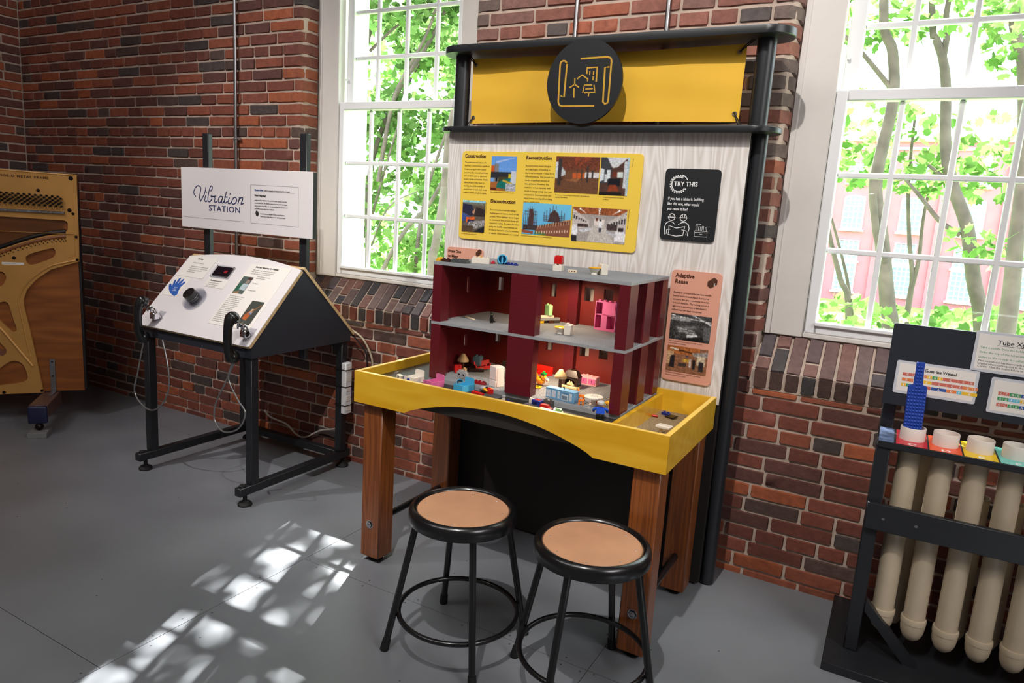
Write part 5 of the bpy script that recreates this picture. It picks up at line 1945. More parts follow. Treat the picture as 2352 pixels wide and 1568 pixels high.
for s_ in (-1, 1): sphere(bm, (s_ * .003, -.0086, .0455), .0011, u=8, v=6)
t.p('eyes', bm, BLK)
# front strip of the tray
single('toy_box', bk(2, 1, .013, P_=.0115), WH, 'small white block lying at the foot of the middle column', 'toy block', (-.020, -.633, HT), radians(-15))
t = T('toy_stove', 'dark blue toy cooker block with red top patch in front of the counter', 'toy cooker', (.010, -.648, HT), rz=radians(-10))
t.p('case', box(new(), -.019, .019, -.014, .014, 0, .020, .001), NAV)
t.p('red_patch', box(new(), -.012, .008, -.007, .007, .0199, .0207), RED)
t.p('front_drawer', box(new(), -.012, .004, -.0148, -.0138, .004, .015), plast(16, 26, 80))
single('toy_slab', bk(2, 1, .024), DGR, 'dark grey upright block leaning before the blue counter', 'toy block', (.048, -.648, HT + .0035), radians(-6))
t = T('toy_car', 'red toy car body lying in front of the dark grey block', 'toy car', (.052, -.679, HT + .0035), rz=radians(-6))
bm = new(); prism(bm, [(-.018, 0), (.012, 0), (.024, .003), (.024, .006), (.014, .007), (.011, .015), (-.016, .015), (-.018, .010)], lambda u, v, w_: (u, -.008 + w_, v), .016, .0006)
t.p('body', bm, RED)
t2 = T('toy_plate', 'dark grey studded plate lying in front of the blue counter', 'toy plate', (.030, -.682, HT - .0001))
studded(t2, 'plate', -.062, .062, -.030, .030, 0, .0032, M['dark_grey_pl'], pitch=.008, seg=8)
t2 = T('toy_plate', 'dark grey studded plate lying in front of the white fridge', 'toy plate', (-.165, -.650, HT - .0001), rz=radians(-2))
studded(t2, 'plate', -.034, .034, -.024, .024, 0, .0032, M['dark_grey_pl'], pitch=.008, seg=8)
t = T('toy_tile', 'cream toy bar with dark marks lying beside the light green chair', 'toy piece', (.075, -.724, HT + .010), rz=radians(-12))
bd = t.p('bar', box(new(), -.022, .022, -.005, .005, 0, .009, .0008), CREAM)
bm = new()
for k in (-.004, .004, .014): cyl(bm, (k, -.0053, .0045), (k, -.0047, .0045), .002, seg=10)
t.p('marks', bm, BRN, bd)
single('toy_wedge', prism(new(), [(-.008, 0), (.008, 0), (.008, .013), (.002, .011)], lambda u, v, w_: (u, v * 0 - .005 + w_, v), .010, .0006), WH, 'white wedge lying on the black tray in front of the middle column', 'toy block', (-.110, -.676, HT), radians(-25))
single('toy_peg', cyl(new(), (-.006, 0, .0045), (.006, 0, .0045), .0045, seg=14), GRY, 'small grey peg lying on the black tray right of the fridge', 'toy piece', (-.128, -.640, HT), radians(50))
block('small dark blue block beside the white wedge', 2, 1, .0060, NAV, -.075, -.690, HT, -10)
# fridge
t = T('toy_fridge', 'tall white toy refrigerator with two doors', 'toy fridge', (-.196, -.574, HT + .0164), rz=radians(-24))
t.o.scale = (1.15,) * 3
t.p('cabinet', box(new(), -.0165, .0165, -.012, .0165, 0, .064, .002), plast(236, 220, 216))
t.p('lower_door', box(new(), -.0168, .0168, -.0170, -.0118, 0, .0215, .0014), plast(236, 220, 216))
t.p('upper_door', box(new(), -.0168, .0168, -.0170, -.0118, .0225, .064, .0014), plast(236, 220, 216))


def bed(lab, x, y, z, rz, m_, deco=None, rot=None):
    t = T('toy_bed', lab, 'toy bed', (x, y, z), rz=radians(rz), rot=rot)
    t.o.scale = (1.2, 1.1, 1.25)
    t.p('mattress_base', box(new(), -.016, .016, -.026, .026, .004, .009), m_)
    for s_ in (-1, 1): t.p('side_rail', box(new(), s_ * .0165 - .0014, s_ * .0165 + .0014, -.0265, .0265, 0, .018, .0004), m_)
    bm = new(); prism(bm, rrect(-.018, .018, 0, .034, .005), lambda u, v, w_: (u, .0255 + w_, v), .0026, .0004)
    t.p('headboard', bm, m_)
    fb_ = t.p('footboard', box(new(), -.018, .018, -.0282, -.0256, 0, .021, .0006), m_)
    if deco:
        bm = new()
        for k in range(6): cyl(bm, (.0035 * cos(k * 1.047), -.0281, .011 + .0035 * sin(k * 1.047)), (.0035 * cos(k * 1.047), -.0288, .011 + .0035 * sin(k * 1.047)), .0026, seg=10)
        t.p('flower_print', bm, deco, fb_, label='blue flower')
    return t


bed('cream toy bed with blue flower on its footboard', -.480, -.678, HT, -6, WH, BLUE)
bed('pink toy bed behind the yellow front board', -.392, -.680, HT, -14, PK)
bed('sky blue toy bed in front of the white fridge', -.283, -.652, HT, -10, CY)
t = T('toy_cupboard', 'small cream toy cupboard with two dark squares at the far left of the tray', 'toy cupboard', (-.545, -.680, HT), rz=radians(-8), rot=(0, radians(8), radians(-8)))
t.p('case', box(new(), -.010, .010, -.008, .008, 0, .018, .0006), CREAM)
for dz in (.004, .011): t.p('drawer', box(new(), -.004, .004, -.0087, -.0078, dz, dz + .005), DGR)
single('toy_slab', box(new(), -.009, .009, -.002, .002, 0, .016, .0006), NAV, 'navy blue panel leaning between the cream cupboard and the cream bed', 'toy piece', (-.520, -.675, HT), radians(30))
t = T('toy_cup', 'sky blue toy jug with long handle beside the blue bed', 'toy jug', (-.325, -.618, HT + .012), rot=(radians(60), radians(20), radians(40)))
bm = new(); lathe(bm, [(0, -.010), (.011, -.010), (.014, .012), (.0125, .012), (.0095, -.008), (0, -.008)], seg=20); t.p('cup', bm, CY)
t.p('handle', tube(new(), smoothpts([(.012, 0, .010), (.024, 0, .012), (.034, 0, 0), (.036, 0, -.014)], 5), .0028, 8), CY)
t = T('toy_gear_block', 'grey toy gear block with two round holes behind the blue jug', 'toy block', (-.335, -.583, HB), rz=radians(-5))
t.p('body', box(new(), -.022, .022, -.007, .007, .006, .030, .001), GRY)
for s_ in (-1, 1):
    t.p('ring', tube(new(), [(s_ * .010 + .0055 * cos(a), -.0075, .019 + .0055 * sin(a)) for a in [2 * pi * k / 16 for k in range(16)]], .0018, 6, closed=True), GRY)
    t.p('leg', box(new(), s_ * .012 - .004, s_ * .012 + .004, -.006, .006, 0, .0062), GRY)
    t.p('hole', cyl(new(), (s_ * .010, -.0066, .019), (s_ * .010, -.0072, .019), .004, seg=14), BLK)
t.p('cap', box(new(), -.016, .016, -.006, .006, .0298, .035, .0008), GRY)
t = T('toy_figure', 'grey headed toy figure lying down with red and yellow body', 'toy figure', (-.205, -.628, HT + .009), rz=radians(-25))
t.p('head', sphere(new(), (-.022, 0, .004), .0125, (1.2, 1, .8)), GRY)
bm = new(); box(bm, -.010, .012, -.008, .008, -.004, .009, .003); t.p('torso', bm, YEL)
for s_ in (-1, 1): t.p('arm', tube(new(), smoothpts([(-.004, s_ * .009, .006), (.010, s_ * .013, .008), (.022, s_ * .010, .003)], 4), .0038, 8), YEL)
bm = new(); box(bm, .012, .032, -.009, .009, -.006, .012, .001); cyl(bm, (.022, -.004, .012), (.022, -.004, .016), .0045, seg=12); t.p('legs', bm, RED)
t.p('badge', cyl(new(), (.002, 0, .009), (.002, 0, .013), .005, seg=12), BLK)
single('toy_slab', box(new(), -.026, .026, -.007, .007, 0, .0095, .0008), RED, 'red bar lying in front of the grey headed toy figure', 'toy block', (-.215, -.668, HT), radians(-14))
block('red long brick lying at the front edge behind the blue bed', 4, 1, .0096, plast(150, 20, 30), -.262, -.592, HT + .0165, -3)
# sandbox compartment
t = T('toy_table', 'small white toy table with two sand coloured legs in the carpeted compartment', 'toy table', (.408, -.532, HS), rz=radians(-8))
bm = new(); prism(bm, rrect(-.024, .024, -.018, .018, .004), lambda u, v, w_: (u, v, .024 + w_), .006, .001); tp = t.p('top', bm, WH)
for s_ in (-1, 1): t.p('leg', box(new(), s_ * .010 - .0045, s_ * .010 + .0045, -.005, .005, 0, .0242), CREAM)
for s_ in (-1, 1): t.p('swirl', tube(new(), smoothpts([(s_ * .009 - .005, .004, .0302), (s_ * .009, .006, .0302), (s_ * .009 + .004, .002, .0302), (s_ * .009, -.001, .0302), (s_ * .009 + .002, -.006, .0302)], 4), .0006, 6), TAN, tp)
single('toy_peg', cyl(new(), (-.010, 0, .0045), (.010, 0, .0045), .0042, seg=12), RED, 'small red rod lying on the carpeted compartment floor', 'toy piece', (.322, -.352, HS), radians(10))
block('dark blue block lying behind the black plate in the carpeted compartment', 2, 1, .009, NAV, .346, -.300, HS, -20)
single('toy_plate', box(new(), -.020, .020, -.013, .013, 0, .004, .0005), BLK, 'black plate leaning on the dark blue block in the carpeted compartment', 'toy piece', (.372, -.325, HS + .0035), 0, rot=(radians(10), radians(-6), radians(-30)))
block('pale green small block at the left of the carpeted compartment', 1, 1, .008, plast(190, 206, 190), .322, -.560, HS, 10)
single('toy_piece', lathe(new(), [(0, 0), (.006, .003), (.007, .009), (.003, .016), (0, .017)], seg=12), plast(60, 74, 30), 'small dark green toy piece beside the small white toy table', 'toy piece', (.368, -.598, HS), 0)

# ================================================================== TUBE XYLOPHONE
tx = T('tube_xylophone', 'black framed tube xylophone with beige pipes below the right window', 'instrument', (1.35, -.24, 0), world=True)
NT = 8
XE = 1.1 + .0865 * NT + .02
bm = new(); box(bm, .955, XE + .12, -.472, -.008, 0, .028, .002)
tx.p('base_board', bm, M['black_paint'])
for x in (1.008, XE):
    bm = new(); box(bm, x, x + .040, -.356, -.262, .028, .710, .003)
    tx.p('end_post', bm, M['black_paint'])
    bm = new(); box(bm, x, x + .040, -.150, -.110, .028, .80, .003)
    tx.p('rear_post', bm, M['black_paint'])
bm = new()
prism(bm, [(1.050, .205), (1.050, .165), (1.175, .028), (1.215, .028)], lambda u, v, w_: (u, -.345 + w_, v), .030)
tx.p('brace', bm, M['black_paint'])
bm = new(); box(bm, 1.010, XE + .04, -.374, -.356, .447, .530, .002)
xb = tx.p('front_rail', bm, M['black_paint'])
for x in (1.058, 1.145):
    tx.p('screw', cyl(new(), (x, -.3755, .488), (x, -.374, .488), .0045, seg=12), M['steel'], xb)
bm = new(); box(bm, 1.012, XE + .045, -.362, -.185, .703, .7235, .002)
tx.p('top_shelf', bm, M['black_paint'])
PADC = [(196, 30, 48), (236, 88, 44), (240, 200, 28), (120, 208, 196), (40, 150, 90), (40, 80, 170), (120, 60, 150), (196, 30, 48)]
LET = 'CDEFGABC'
XT = [1.100 + .0868 * k for k in range(NT)]
GRN_P = mat('glitter_blue', rgb(80, 96, 130), .35, var=.4, vscale=60)
bm = new(); box(bm, 1.0125, 1.0525, -.3615, -.186, .7236, .7242)
tx.p('edge_tape', bm, GRN_P, label='worn blue grey patch at the end of the shelf')
for k, x in enumerate(XT):
    bm = new(); box(bm, x - .0415, x + .0405, -.3615, -.186, .7236, .7243)
    lb_ = tx.p('note_label', bm, plast(*PADC[k], rough=.35), label='coloured label with the note letter ' + LET[k])
    text(lb_, LET[k], .030, Matrix.Translation((x - tx.loc.x, -.3560 - tx.loc.y, .7244)), M['ink_white'], bold=.02, sx=1.15, name='note_letter', align='CENTER', ext=.0002)
    bm = new(); lathe(bm, [(.0335, .7240), (.0342, .7245), (.0345, .762), (.0335, .764), (.0315, .7635), (.0312, .762), (.0312, .70), (.0335, .70)], (x, -.280, 0), 40)
    tx.p('pipe_ring', bm, M['pvc_white'])
    zb = .125 - .006 * min(k, 2) + .04 * max(0, k - 5)
    bm = new(); cyl(bm, (x, -.290, zb + .03), (x, -.290, .7025), .0305, seg=36)
    pp_ = tx.p('pipe', bm, M['pvc'])
    bm = new(); lathe(bm, [(0, zb - .030), (.012, zb - .028), (.024, zb - .018), (.031, zb - .002), (.0335, zb + .014), (.0342, zb + .030), (.0352, zb + .030), (.0358, zb + .044), (.0345, zb + .048), (.030, zb + .048)], (x, -.290, 0), 36)
    tx.p('end_cap', bm, M['pvc'], pp_)
for k, x in enumerate((1.135, 1.31, 1.40)):
    bm = new(); lathe(bm, [(0, .06), (.02, .065), (.031, .09), (.031, .55 if k else .695), (.029, .55 if k else .695), (.029, .5)], (x, -.150, 0), 28)
    tx.p('rear_pipe', bm, M['pvc'])
bm = new(); prism(bm, rrect(1.004, 1.90, .8055, 1.0625, .006), lambda u, v, w_: (u, -.200 + w_, v), .012, .001)
mb = tx.p('music_board', bm, M['black_board'])


def sheet(x0, x1, z0, z1, tilt=0.):
    bm = new(); prism(bm, rrect(x0, x1, z0, z1, .006), lambda u, v, w_: (u, -.2022 + w_, v + tilt * (u - x0)), .0018)
    s_ = tx.p('laminated_sheet', bm, mat('laminate_film', rgb(206, 208, 216), .12, coat=1.))
    bm = new(); box(bm, x0 + .008, x1 - .008, -.2026, -.2022, z0 + .008, z1 - .008)
    for v in bm.verts: v.co.z += tilt * (v.co.x - x0)
    tx.p('paper', bm, M['paper'], s_)
    return s_


def note_row(par, x0, z, cells, h=.0098):
    x = x0
    for n_, c, w_ in cells:
        bm = new(); box(bm, x + .0003, x + w_ - .0003, -.2029, -.2026, z, z + h)
        tx.p('note_cell', bm, plast(*c), par)
        text(par, n_, .0085, wallM(x + w_ / 2 - tx.loc.x, -.20295 - tx.loc.y, z + .0018), M['ink_white'], bold=.02, align='CENTER', name='note_letter', ext=.0001)
        x += w_


rC, oD, yE, gG, bA, lF = (206, 110, 96), (228, 132, 80), (238, 190, 60), (70, 150, 96), (60, 88, 160), (110, 190, 220)
s1_ = sheet(1.029, 1.248, .845, .949)
text(s1_, 'Pop Goes the Weasel', .0125, wallM(1.085 - tx.loc.x, -.2028 - tx.loc.y, .9225), M['ink_dark'], bold=.025, sx=.95, ext=.0001)
note_row(s1_, 1.049, .903, [('C', rC, .027), ('C', rC, .013), ('D', oD, .013), ('D', oD, .013), ('E', yE, .014), ('G', gG, .014), ('E', yE, .014), ('C', rC, .040), ('C', rC, .027), ('C', rC, .014)])
note_row(s1_, 1.049, .886, [('D', oD, .027), ('D', oD, .014), ('G', gG, .013), ('E', yE, .027), ('C', rC, .040), ('C', rC, .027), ('C', rC, .014), ('D', oD, .026), ('D', oD, .013)])
note_row(s1_, 1.049, .869, [('E', yE, .014), ('G', gG, .014), ('C', rC, .026), ('C', rC, .027), ('A', bA, .041), ('D', oD, .027), ('F', lF, .013), ('E', yE, .040)])
s2_ = sheet(1.221, 1.45, .947, 1.069)
text(s2_, 'Tube Xylophone', .0185, wallM(1.277 - tx.loc.x, -.2028 - tx.loc.y, 1.034), M['ink_dark'], bold=.01, sx=1.05, ext=.0001)
bm = new(); box(bm, 1.277, 1.425, -.2029, -.2026, 1.0300, 1.0310); tx.p('underline', bm, M['ink_dark'], s2_)
text(s2_, 'Take a paddle from the holder.\n\nStrike the top of the tubes with it.\n\nListen to the sounds the different tubes make.', .0092, wallM(1.236 - tx.loc.x, -.2028 - tx.loc.y, 1.018), M['ink_green'], sx=.98, ls=.78, name='body_text', ext=.0001)
text(s2_, 'This instrument has been made with tubes cut to\nlengths which correspond to the notes of the\nC scale.  Use the music below to play songs.', .0082, wallM(1.236 - tx.loc.x, -.2028 - tx.loc.y, .978), M['ink_dark'], sx=1.05, ls=1.0, name='body_text', ext=.0001)
s3_ = sheet(1.279, 1.50, .829, .937)
text(s3_, 'Twinkle Twinkle\nBaa Baa Black Sheep', .0105, wallM(1.37 - tx.loc.x, -.2028 - tx.loc.y, .915), M['ink_dark'], bold=.025, ext=.0001)
note_row(s3_, 1.301, .886, [('C', rC, .014), ('C', rC, .014), ('G', gG, .014), ('G', gG, .014), ('A', bA, .014), ('A', bA, .014), ('G', gG, .028)])
note_row(s3_, 1.301, .870, [('G', gG, .014), ('G', gG, .014), ('F', lF, .014), ('F', lF, .014), ('E', yE, .014), ('E', yE, .014), ('D', oD, .028)])
note_row(s3_, 1.301, .852, [('C', rC, .014), ('C', rC, .014), ('G', gG, .014), ('G', gG, .014), ('A', bA, .014), ('A', bA, .014), ('G', gG, .028)])
# paddle standing in the first ring
pd = T('foam_paddle', 'blue dimpled foam paddle standing in the first white pipe ring', 'paddle', (1.098, -.283, .7036), rot=(radians(3), radians(-2.5), radians(8)))
bm = new(); prism(bm, [(-.0250, 0), (.0250, 0), (.0250, .186), (.0225, .190), (.0115, .192), (.0110, .262), (-.0105, .262), (-.0105, .192), (-.0250, .190)], lambda u, v, w_: (u, -.005 + w_, v), .010, .0012)
pb = pd.p('blade', bm, M['foam_blue'])
bm = new()
for i in range(6):
    for j in range(24):
        x = -.0205 + i * .0082; z = .006 + j * .0105
        if z > .183 and abs(x) > .009: continue
        v = [bm.verts.new(c) for c in ((x - .0035, -.0050, z - .0038), (x + .0035, -.0050, z - .0038), (x + .0035, -.0050, z + .0038), (x - .0035, -.0050, z + .0038), (x, -.0078, z))]
        for f in ((0, 1, 4), (1, 2, 4), (2, 3, 4), (3, 0, 4)): bm.faces.new([v[q] for q in f])
o_ = pd.p('pyramid_texture', bm, M['foam_blue'], pb, ang=5)
o_['kind'] = 'stuff'

# ================================================================== PIANO FRAME
po = Vector((-2.975, -.4444, 0)); pN = Vector((.7469, -.6649, 0)); pT = Vector((.6649, .7469, 0))
PMM = Matrix((pT, -pN, Vector((0, 0, 1)))).transposed().to_4x4()   # local x along the frame, local -y towards the room
pn = T('piano_frame', 'gold iron piano frame on a wooden soundboard, exposed, in the left corner', 'piano', (po.x, po.y, 0), rot=PMM.to_euler())
LW = -1.42
fc = lambda u, v, w_: (u, w_, v)
bm = new(); box(bm, LW, .0, .004, .016, .176, 1.372)
pn.p('soundboard', bm, M['soundboard'])
bm = new()
box(bm, LW - .02, .010, .018, .055, .190, 1.374); box(bm, .0005, .012, .006, .03, .186, 1.37)
pn.p('back_posts', bm, mat('near_black_wood', rgb(20, 14, 16), .6))
O1 = [(.007, .9106), (-.0679, .8851), (-.1298, .8629), (-.2016, .8054), (-.2472, .7489), (-.2640, .700), (-.2651, .6588), (-.2436, .5204), (-.2214, .3549), (-.197, .1705), (-.408, .1655), (LW, .160), (LW, 1.400), (-.3365, 1.3831), (.015, 1.3793)]
def sm2(P, n=5):
    q = smoothpts([(a, 0, b_) for a, b_ in P] + [(P[0][0], 0, P[0][1])], n)
    return [(p_.x, p_.z) for p_ in q[:-1]]
H = [sm2([(-.2441, .9261), (-.2392, .899), (-.2145, .886), (-.1269, .9231), (-.104, .949), (-.1072, .9738), (-.1242, .9781), (-.2155, .947)]),
     [(-1.30, 1.150), (-.3509, 1.1377), (-.0565, 1.1325), (-.042, 1.127), (-.0378, 1.1163), (-.0394, 1.0815), (-.0552, 1.0683), (-.1461, 1.0563), (-.2537, 1.0216), (-.3603, .9777), (-.55, .90), (-.8, .86), (-1.30, .84)],
     sm2([(-.4246, .2134), (-.3181, .2277), (-.2762, .2442), (-.2704, .2752), (-.2869, .331), (-.3212, .3547), (-.3573, .3441), (-.4098, .2949)]),
     sm2([(-.41, .66), (-.3781, .6748), (-.3529, .6823), (-.334, .6637), (-.3184, .5862), (-.3063, .5322), (-.3173, .5171), (-.332, .523), (-.3833, .5856)]),
     sm2([(-.44, .84), (-.3681, .8451), (-.3477, .8384), (-.3386, .8139), (-.351, .7813), (-.3729, .7633), (-.44, .74)]),
     sm2([(-.50, .50), (-.46, .44), (-.40, .39), (-.375, .385), (-.36, .415), (-.395, .465), (-.45, .53)]),
     sm2([(-.9, .75), (-.6, .78), (-.52, .72), (-.56, .62), (-.8, .58), (-.95, .66)]), sm2([(-.9, .5), (-.62, .5), (-.56, .38), (-.6, .26), (-.9, .24), (-.96, .36)])]
bm = new(); prism(bm, O1, lambda u, v, w_: (u, -.012 + w_, v), .014, holes=H)
ip = pn.p('iron_plate', bm, M['gold'], ang=20)
# raised rim mouldings
def rim(pts, r=.0045, y=-.012):
    bm = new(); tube(bm, smoothpts([(a, y, b_) for a, b_ in pts], 4), r, 8)
    pn.p('rim_moulding', bm, M['gold'], ip)
rim([(.010, 1.374), (.010, 1.2), (.009, 1.05), (.005, .93)], .004)
rim([(.012, 1.3765), (-.2, 1.378), (-.45, 1.384)], .004)
rim([(-.003, .920), (-.075, .900), (-.138, .878), (-.212, .820), (-.262, .762), (-.286, .705), (-.286, .655), (-.260, .447), (-.241, .324)], .005)
rim([(-.470, .62), (-.3858, .5438), (-.300, .415), (-.241, .3243)], .009)
rim([(-.005, 1.35), (-.006, 1.2), (-.010, 1.06), (-.010, .94)], .0028)
bm = new(); box(bm, -.70, -.010, -.019, -.012, 1.060 - .0, 1.062)
pn.p('casting_line', bm, M['gold'], ip)
# tuning pins
tp_ = new(); cyl(tp_, (0, -.030, 0), (0, -.012, 0), .0040, seg=10); cyl(tp_, (0, -.0325, 0), (0, -.0265, 0), .0056, seg=14)
pin0 = pn.p('tuning_pin', tp_, M['pins'], ip)
pin0.location = (-.0602, 0, 1.2481)
nrow = [(-.0741, 1.258), (-.0602, 1.2481), (-.0735, 1.2371), (-.0602, 1.2271), (-.0721, 1.2183), (-.0589, 1.2064)]
for k in range(16):
    for i, (u, z) in enumerate(nrow):
        if k == 0 and i == 1: continue
        c = pin0.copy(); COL.objects.link(c); c.parent = ip
        c.location = (u - k * .0258, 0, z + k * .00055)
bm = new()
for k in range(30):
    u = -.062 - k * .0131
    box(bm, u - .0035, u + .0035, -.016, -.012, 1.187, 1.204, .001)
o_ = pn.p('hitch_ribs', bm, M['gold'], ip); o_['kind'] = 'stuff'
bm = new(); box(bm, -.70, -.048, -.026, -.012, 1.166, 1.180, .002); pn.p('pressure_bar', bm, M['steel'], ip, label='tarnished pressure bar')
for k in range(7):
    pn.p('bar_screw', cyl(new(), (-.058 - k * .052, -.029, 1.1735), (-.058 - k * .052, -.026, 1.1735), .0045, seg=12), M['chrome'], ip)
# curved wooden bridge with its pins in the large opening
bm = new()
br = [(-.05, 1.062), (-.1461, 1.045), (-.2537, 1.008), (-.3603, .962), (-.50, .91)]
tube(bm, smoothpts([(a, -.004, b_ + .010) for a, b_ in br], 4), .013, 8)
pn.p('bridge_cap', tube(new(), smoothpts([(a, -.008, b_ - .016) for a, b_ in br], 4), .010, 8), M['soundboard'], None)
pn.p('bridge', bm, M['pins'], None)
bm = new()
for k in range(34):
    t_ = k / 33
    q = smoothpts([(a, -.013, b_ - .034) for a, b_ in br[:4]], 11)[int(t_ * 33)]
    cyl(bm, (q.x, -.018, q.z + (.006 if k % 2 else -.004)), (q.x, -.011, q.z + (.006 if k % 2 else -.004)), .0028, seg=6)
o_ = pn.p('hitch_pins', bm, M['pins'], ip); o_['kind'] = 'stuff'
bm = new()
for k in range(90):
    u = -.060 - k * .0036
    box(bm, u - .0005, u + .0005, -.009, -.008, max(.97, 1.058 - (u + .06) ** 2 * .9 - .0), 1.168)
o_ = pn.p('strings', bm, mat('dull_wire', rgb(96, 66, 44), .5, .3), None); o_['kind'] = 'stuff'
bm = new(); prism(bm, [(-.46, .1 + .255), (-.398, .3324), (-.3457, .4111), (-.3932, .4174), (-.46, .43)], lambda u, v, w_: (u, -.006 + w_, v), .006)
pn.p('wound_strings', bm, M['felt_red'], None)
for (u, z, r) in ((-.0131, 1.3588, .0115), (-.0268, 1.1884, .0105), (-.0102, 1.1707, .008), (-.0004, 1.0461, .008), (-.0014, .9214, .0075), (-.1676, 1.2849, .009), (-.2971, .9201, .009), (-.205, .182, .008), (-.385, .176, .009)):
    bm = new()
    lathe(bm, [(0, .006), (r * .8, .005), (r, 0), (0, 0)], seg=20)
    for v in bm.verts: v.co = Vector((u + v.co.x, -.012 - v.co.z, z + v.co.y))
    box(bm, u - r * .7, u + r * .7, -.0186, -.0178, z - .001, z + .001)
    pn.p('bolt', bm, M['pins'], ip)
text(ip, 'ONE SOLID METAL FRAME', .0165, wallM(-.388, -.0122, 1.3465), M['ink_brown'], bold=.03, sx=1.18, spacing=1.22, name='cast_lettering', ext=.001)
bm = new(); box(bm, -.354, -.253, -.0126, -.0120, .8835, .8960); pl_ = pn.p('paper_label', bm, M['paper'], ip)
text(pl_, 'CASE Number 43434', .0066, wallM(-.350, -.0128, .8872), M['ink_dark'], name='label_text', ext=.0001)
text(ip, '21', .026, Matrix.Translation((-.022, -.0122, .928)) @ Matrix.Rotation(pi / 2, 4, 'X') @ Matrix.Rotation(pi / 2, 4, 'Z'), M['gold'], bold=.02, name='cast_number', ext=.0015)
# foot: steel angle, beam, caster and the block beneath
FU = -.158
bm = new()
box(bm, -.1645, -.1380, -.0015, .0035, .176, .359, .0008)
box(bm, -.1645, -.1380, -.075, .0035, .1700, .1745, .0008)
br_ = pn.p('angle_bracket', bm, M['steel'])
for z in (.345, .262): pn.p('screw', cyl(new(), (-.151, -.0035, z), (-.151, -.001, z), .005, seg=12), M['pins'], br_)
bm = new(); box(bm, -.205, -.118, -.262, .02, .094, .169, .004)
fbm = pn.p('foot_beam', bm, M['brown_paint'])
bm = new(); box(bm, -.207, -.116, -.285, -.262, .070, .166, .010, 3)
pn.p('beam_end', bm, M['navy_paint'], label='dark blue painted beam end')
bm = new(); sphere(bm, (-.160, -.262, .050), .021); cyl(bm, (-.160, -.262, .05), (-.160, -.262, .098), .013, seg=16)
pn.p('caster', bm, M['pins'])
x = po + pT * -.160 - (-pN) * 0 + pN * .262
single('wooden_block', box(new(), -.045, .045, -.055, .055, 0, .030, .002), M['grey_wood'], 'small grey wooden block under the piano frame caster', 'block', (x.x, x.y, 0), math.atan2(pT.y, pT.x))

# ================================================================== OUTSIDE
GZ = -2.1
bm = new(); box(bm, -60, 60, .8, 70, GZ - .1, GZ)
GR = mat('grass', rgb(120, 170, 70), .9, var=.3, vscale=1.5)
struct('ground_outside', bm, GR)
# mill building across the yard
MB_ = mat('far_brick', rgb(170, 104, 118), .9, var=.06, vscale=2)  # red brick paled towards pink to stand for outdoor glare and haze
MT = mat('far_stone', rgb(196, 176, 170), .8)
MW = mat('far_window_frame', rgb(236, 238, 240), .6)
MG = mat('far_glass', rgb(120, 150, 178), .15, spec=.8)
mill = T('mill_building', 'long brick mill building, its colour paled for glare, with arched white windows across the yard', 'building', (10, 38, GZ), world=True)
wx = [-1.55 + 2.6 * (k - 5) for k in range(14)]
rows = [(-1.55, .05, False), (-.55 - .2, .95, False), (1.45, 3.40, True), (4.0 - .05, 5.1, False)]
rows = [(-1.6, -.1, False), (.95 - .95, 1.05, False), (1.6, 3.35, True), (3.95, 5.0, False)]
bm = new(); box(bm, wx[0] - 1.6, wx[-1] + 1.6, 38.0, 46, GZ, 6.0)
mw_ = mill.p('wall', bm, MB_)
bm = new(); box(bm, wx[0] - 1.8, wx[-1] + 1.8, 37.8, 46.2, 6.0, 6.25); box(bm, wx[0] - 1.7, wx[-1] + 1.7, 37.92, 38, 5.6, 5.75)
mill.p('cornice', bm, MT)
for x in wx:
    for (z0, z1, ar) in rows:
        hw = .50
        bm = new()
        top = [(x + hw * cos(radians(a)), z1 - .18 + .18 * sin(radians(a))) for a in range(0, 181, 30)] if ar else [(x + hw, z1), (x - hw, z1)]
        out_ = [(x - hw, z0), (x + hw, z0)] + top
        inn = [(x + (u - x) * .84, z0 + .08 + (v - z0) * .90) for u, v in out_]
        prism(bm, out_, lambda u, v, w_: (u, 37.94 + w_, v), .07, holes=[inn])
        for k in (-1, 0, 1): box(bm, x + k * .21 - .025, x + k * .21 + .025, 37.95, 37.98, z0 + .05, z1 - .05)
        nr = 4 if z1 - z0 < 1.3 else 6
        for k in range(1, nr): box(bm, x - hw * .9, x + hw * .9, 37.955, 37.975, z0 + (z1 - z0) * k / nr - .02, z0 + (z1 - z0) * k / nr + .02)
        box(bm, x - hw - .08, x + hw + .08, 37.85, 38.0, z0 - .1, z0)
        wf_ = mill.p('window', bm, MW)
        bm = new(); box(bm, x - hw * .95, x + hw * .95, 37.985, 37.995, z0 + .02, z1 - .06)
        mill.p('pane', bm, MG, wf_)
for k in range(13):
    bm = new(); box(bm, wx[k] + 1.12, wx[k] + 1.48, 37.86, 38.0, GZ, 5.6)
    mill.p('brick_pilaster', bm, MB_)

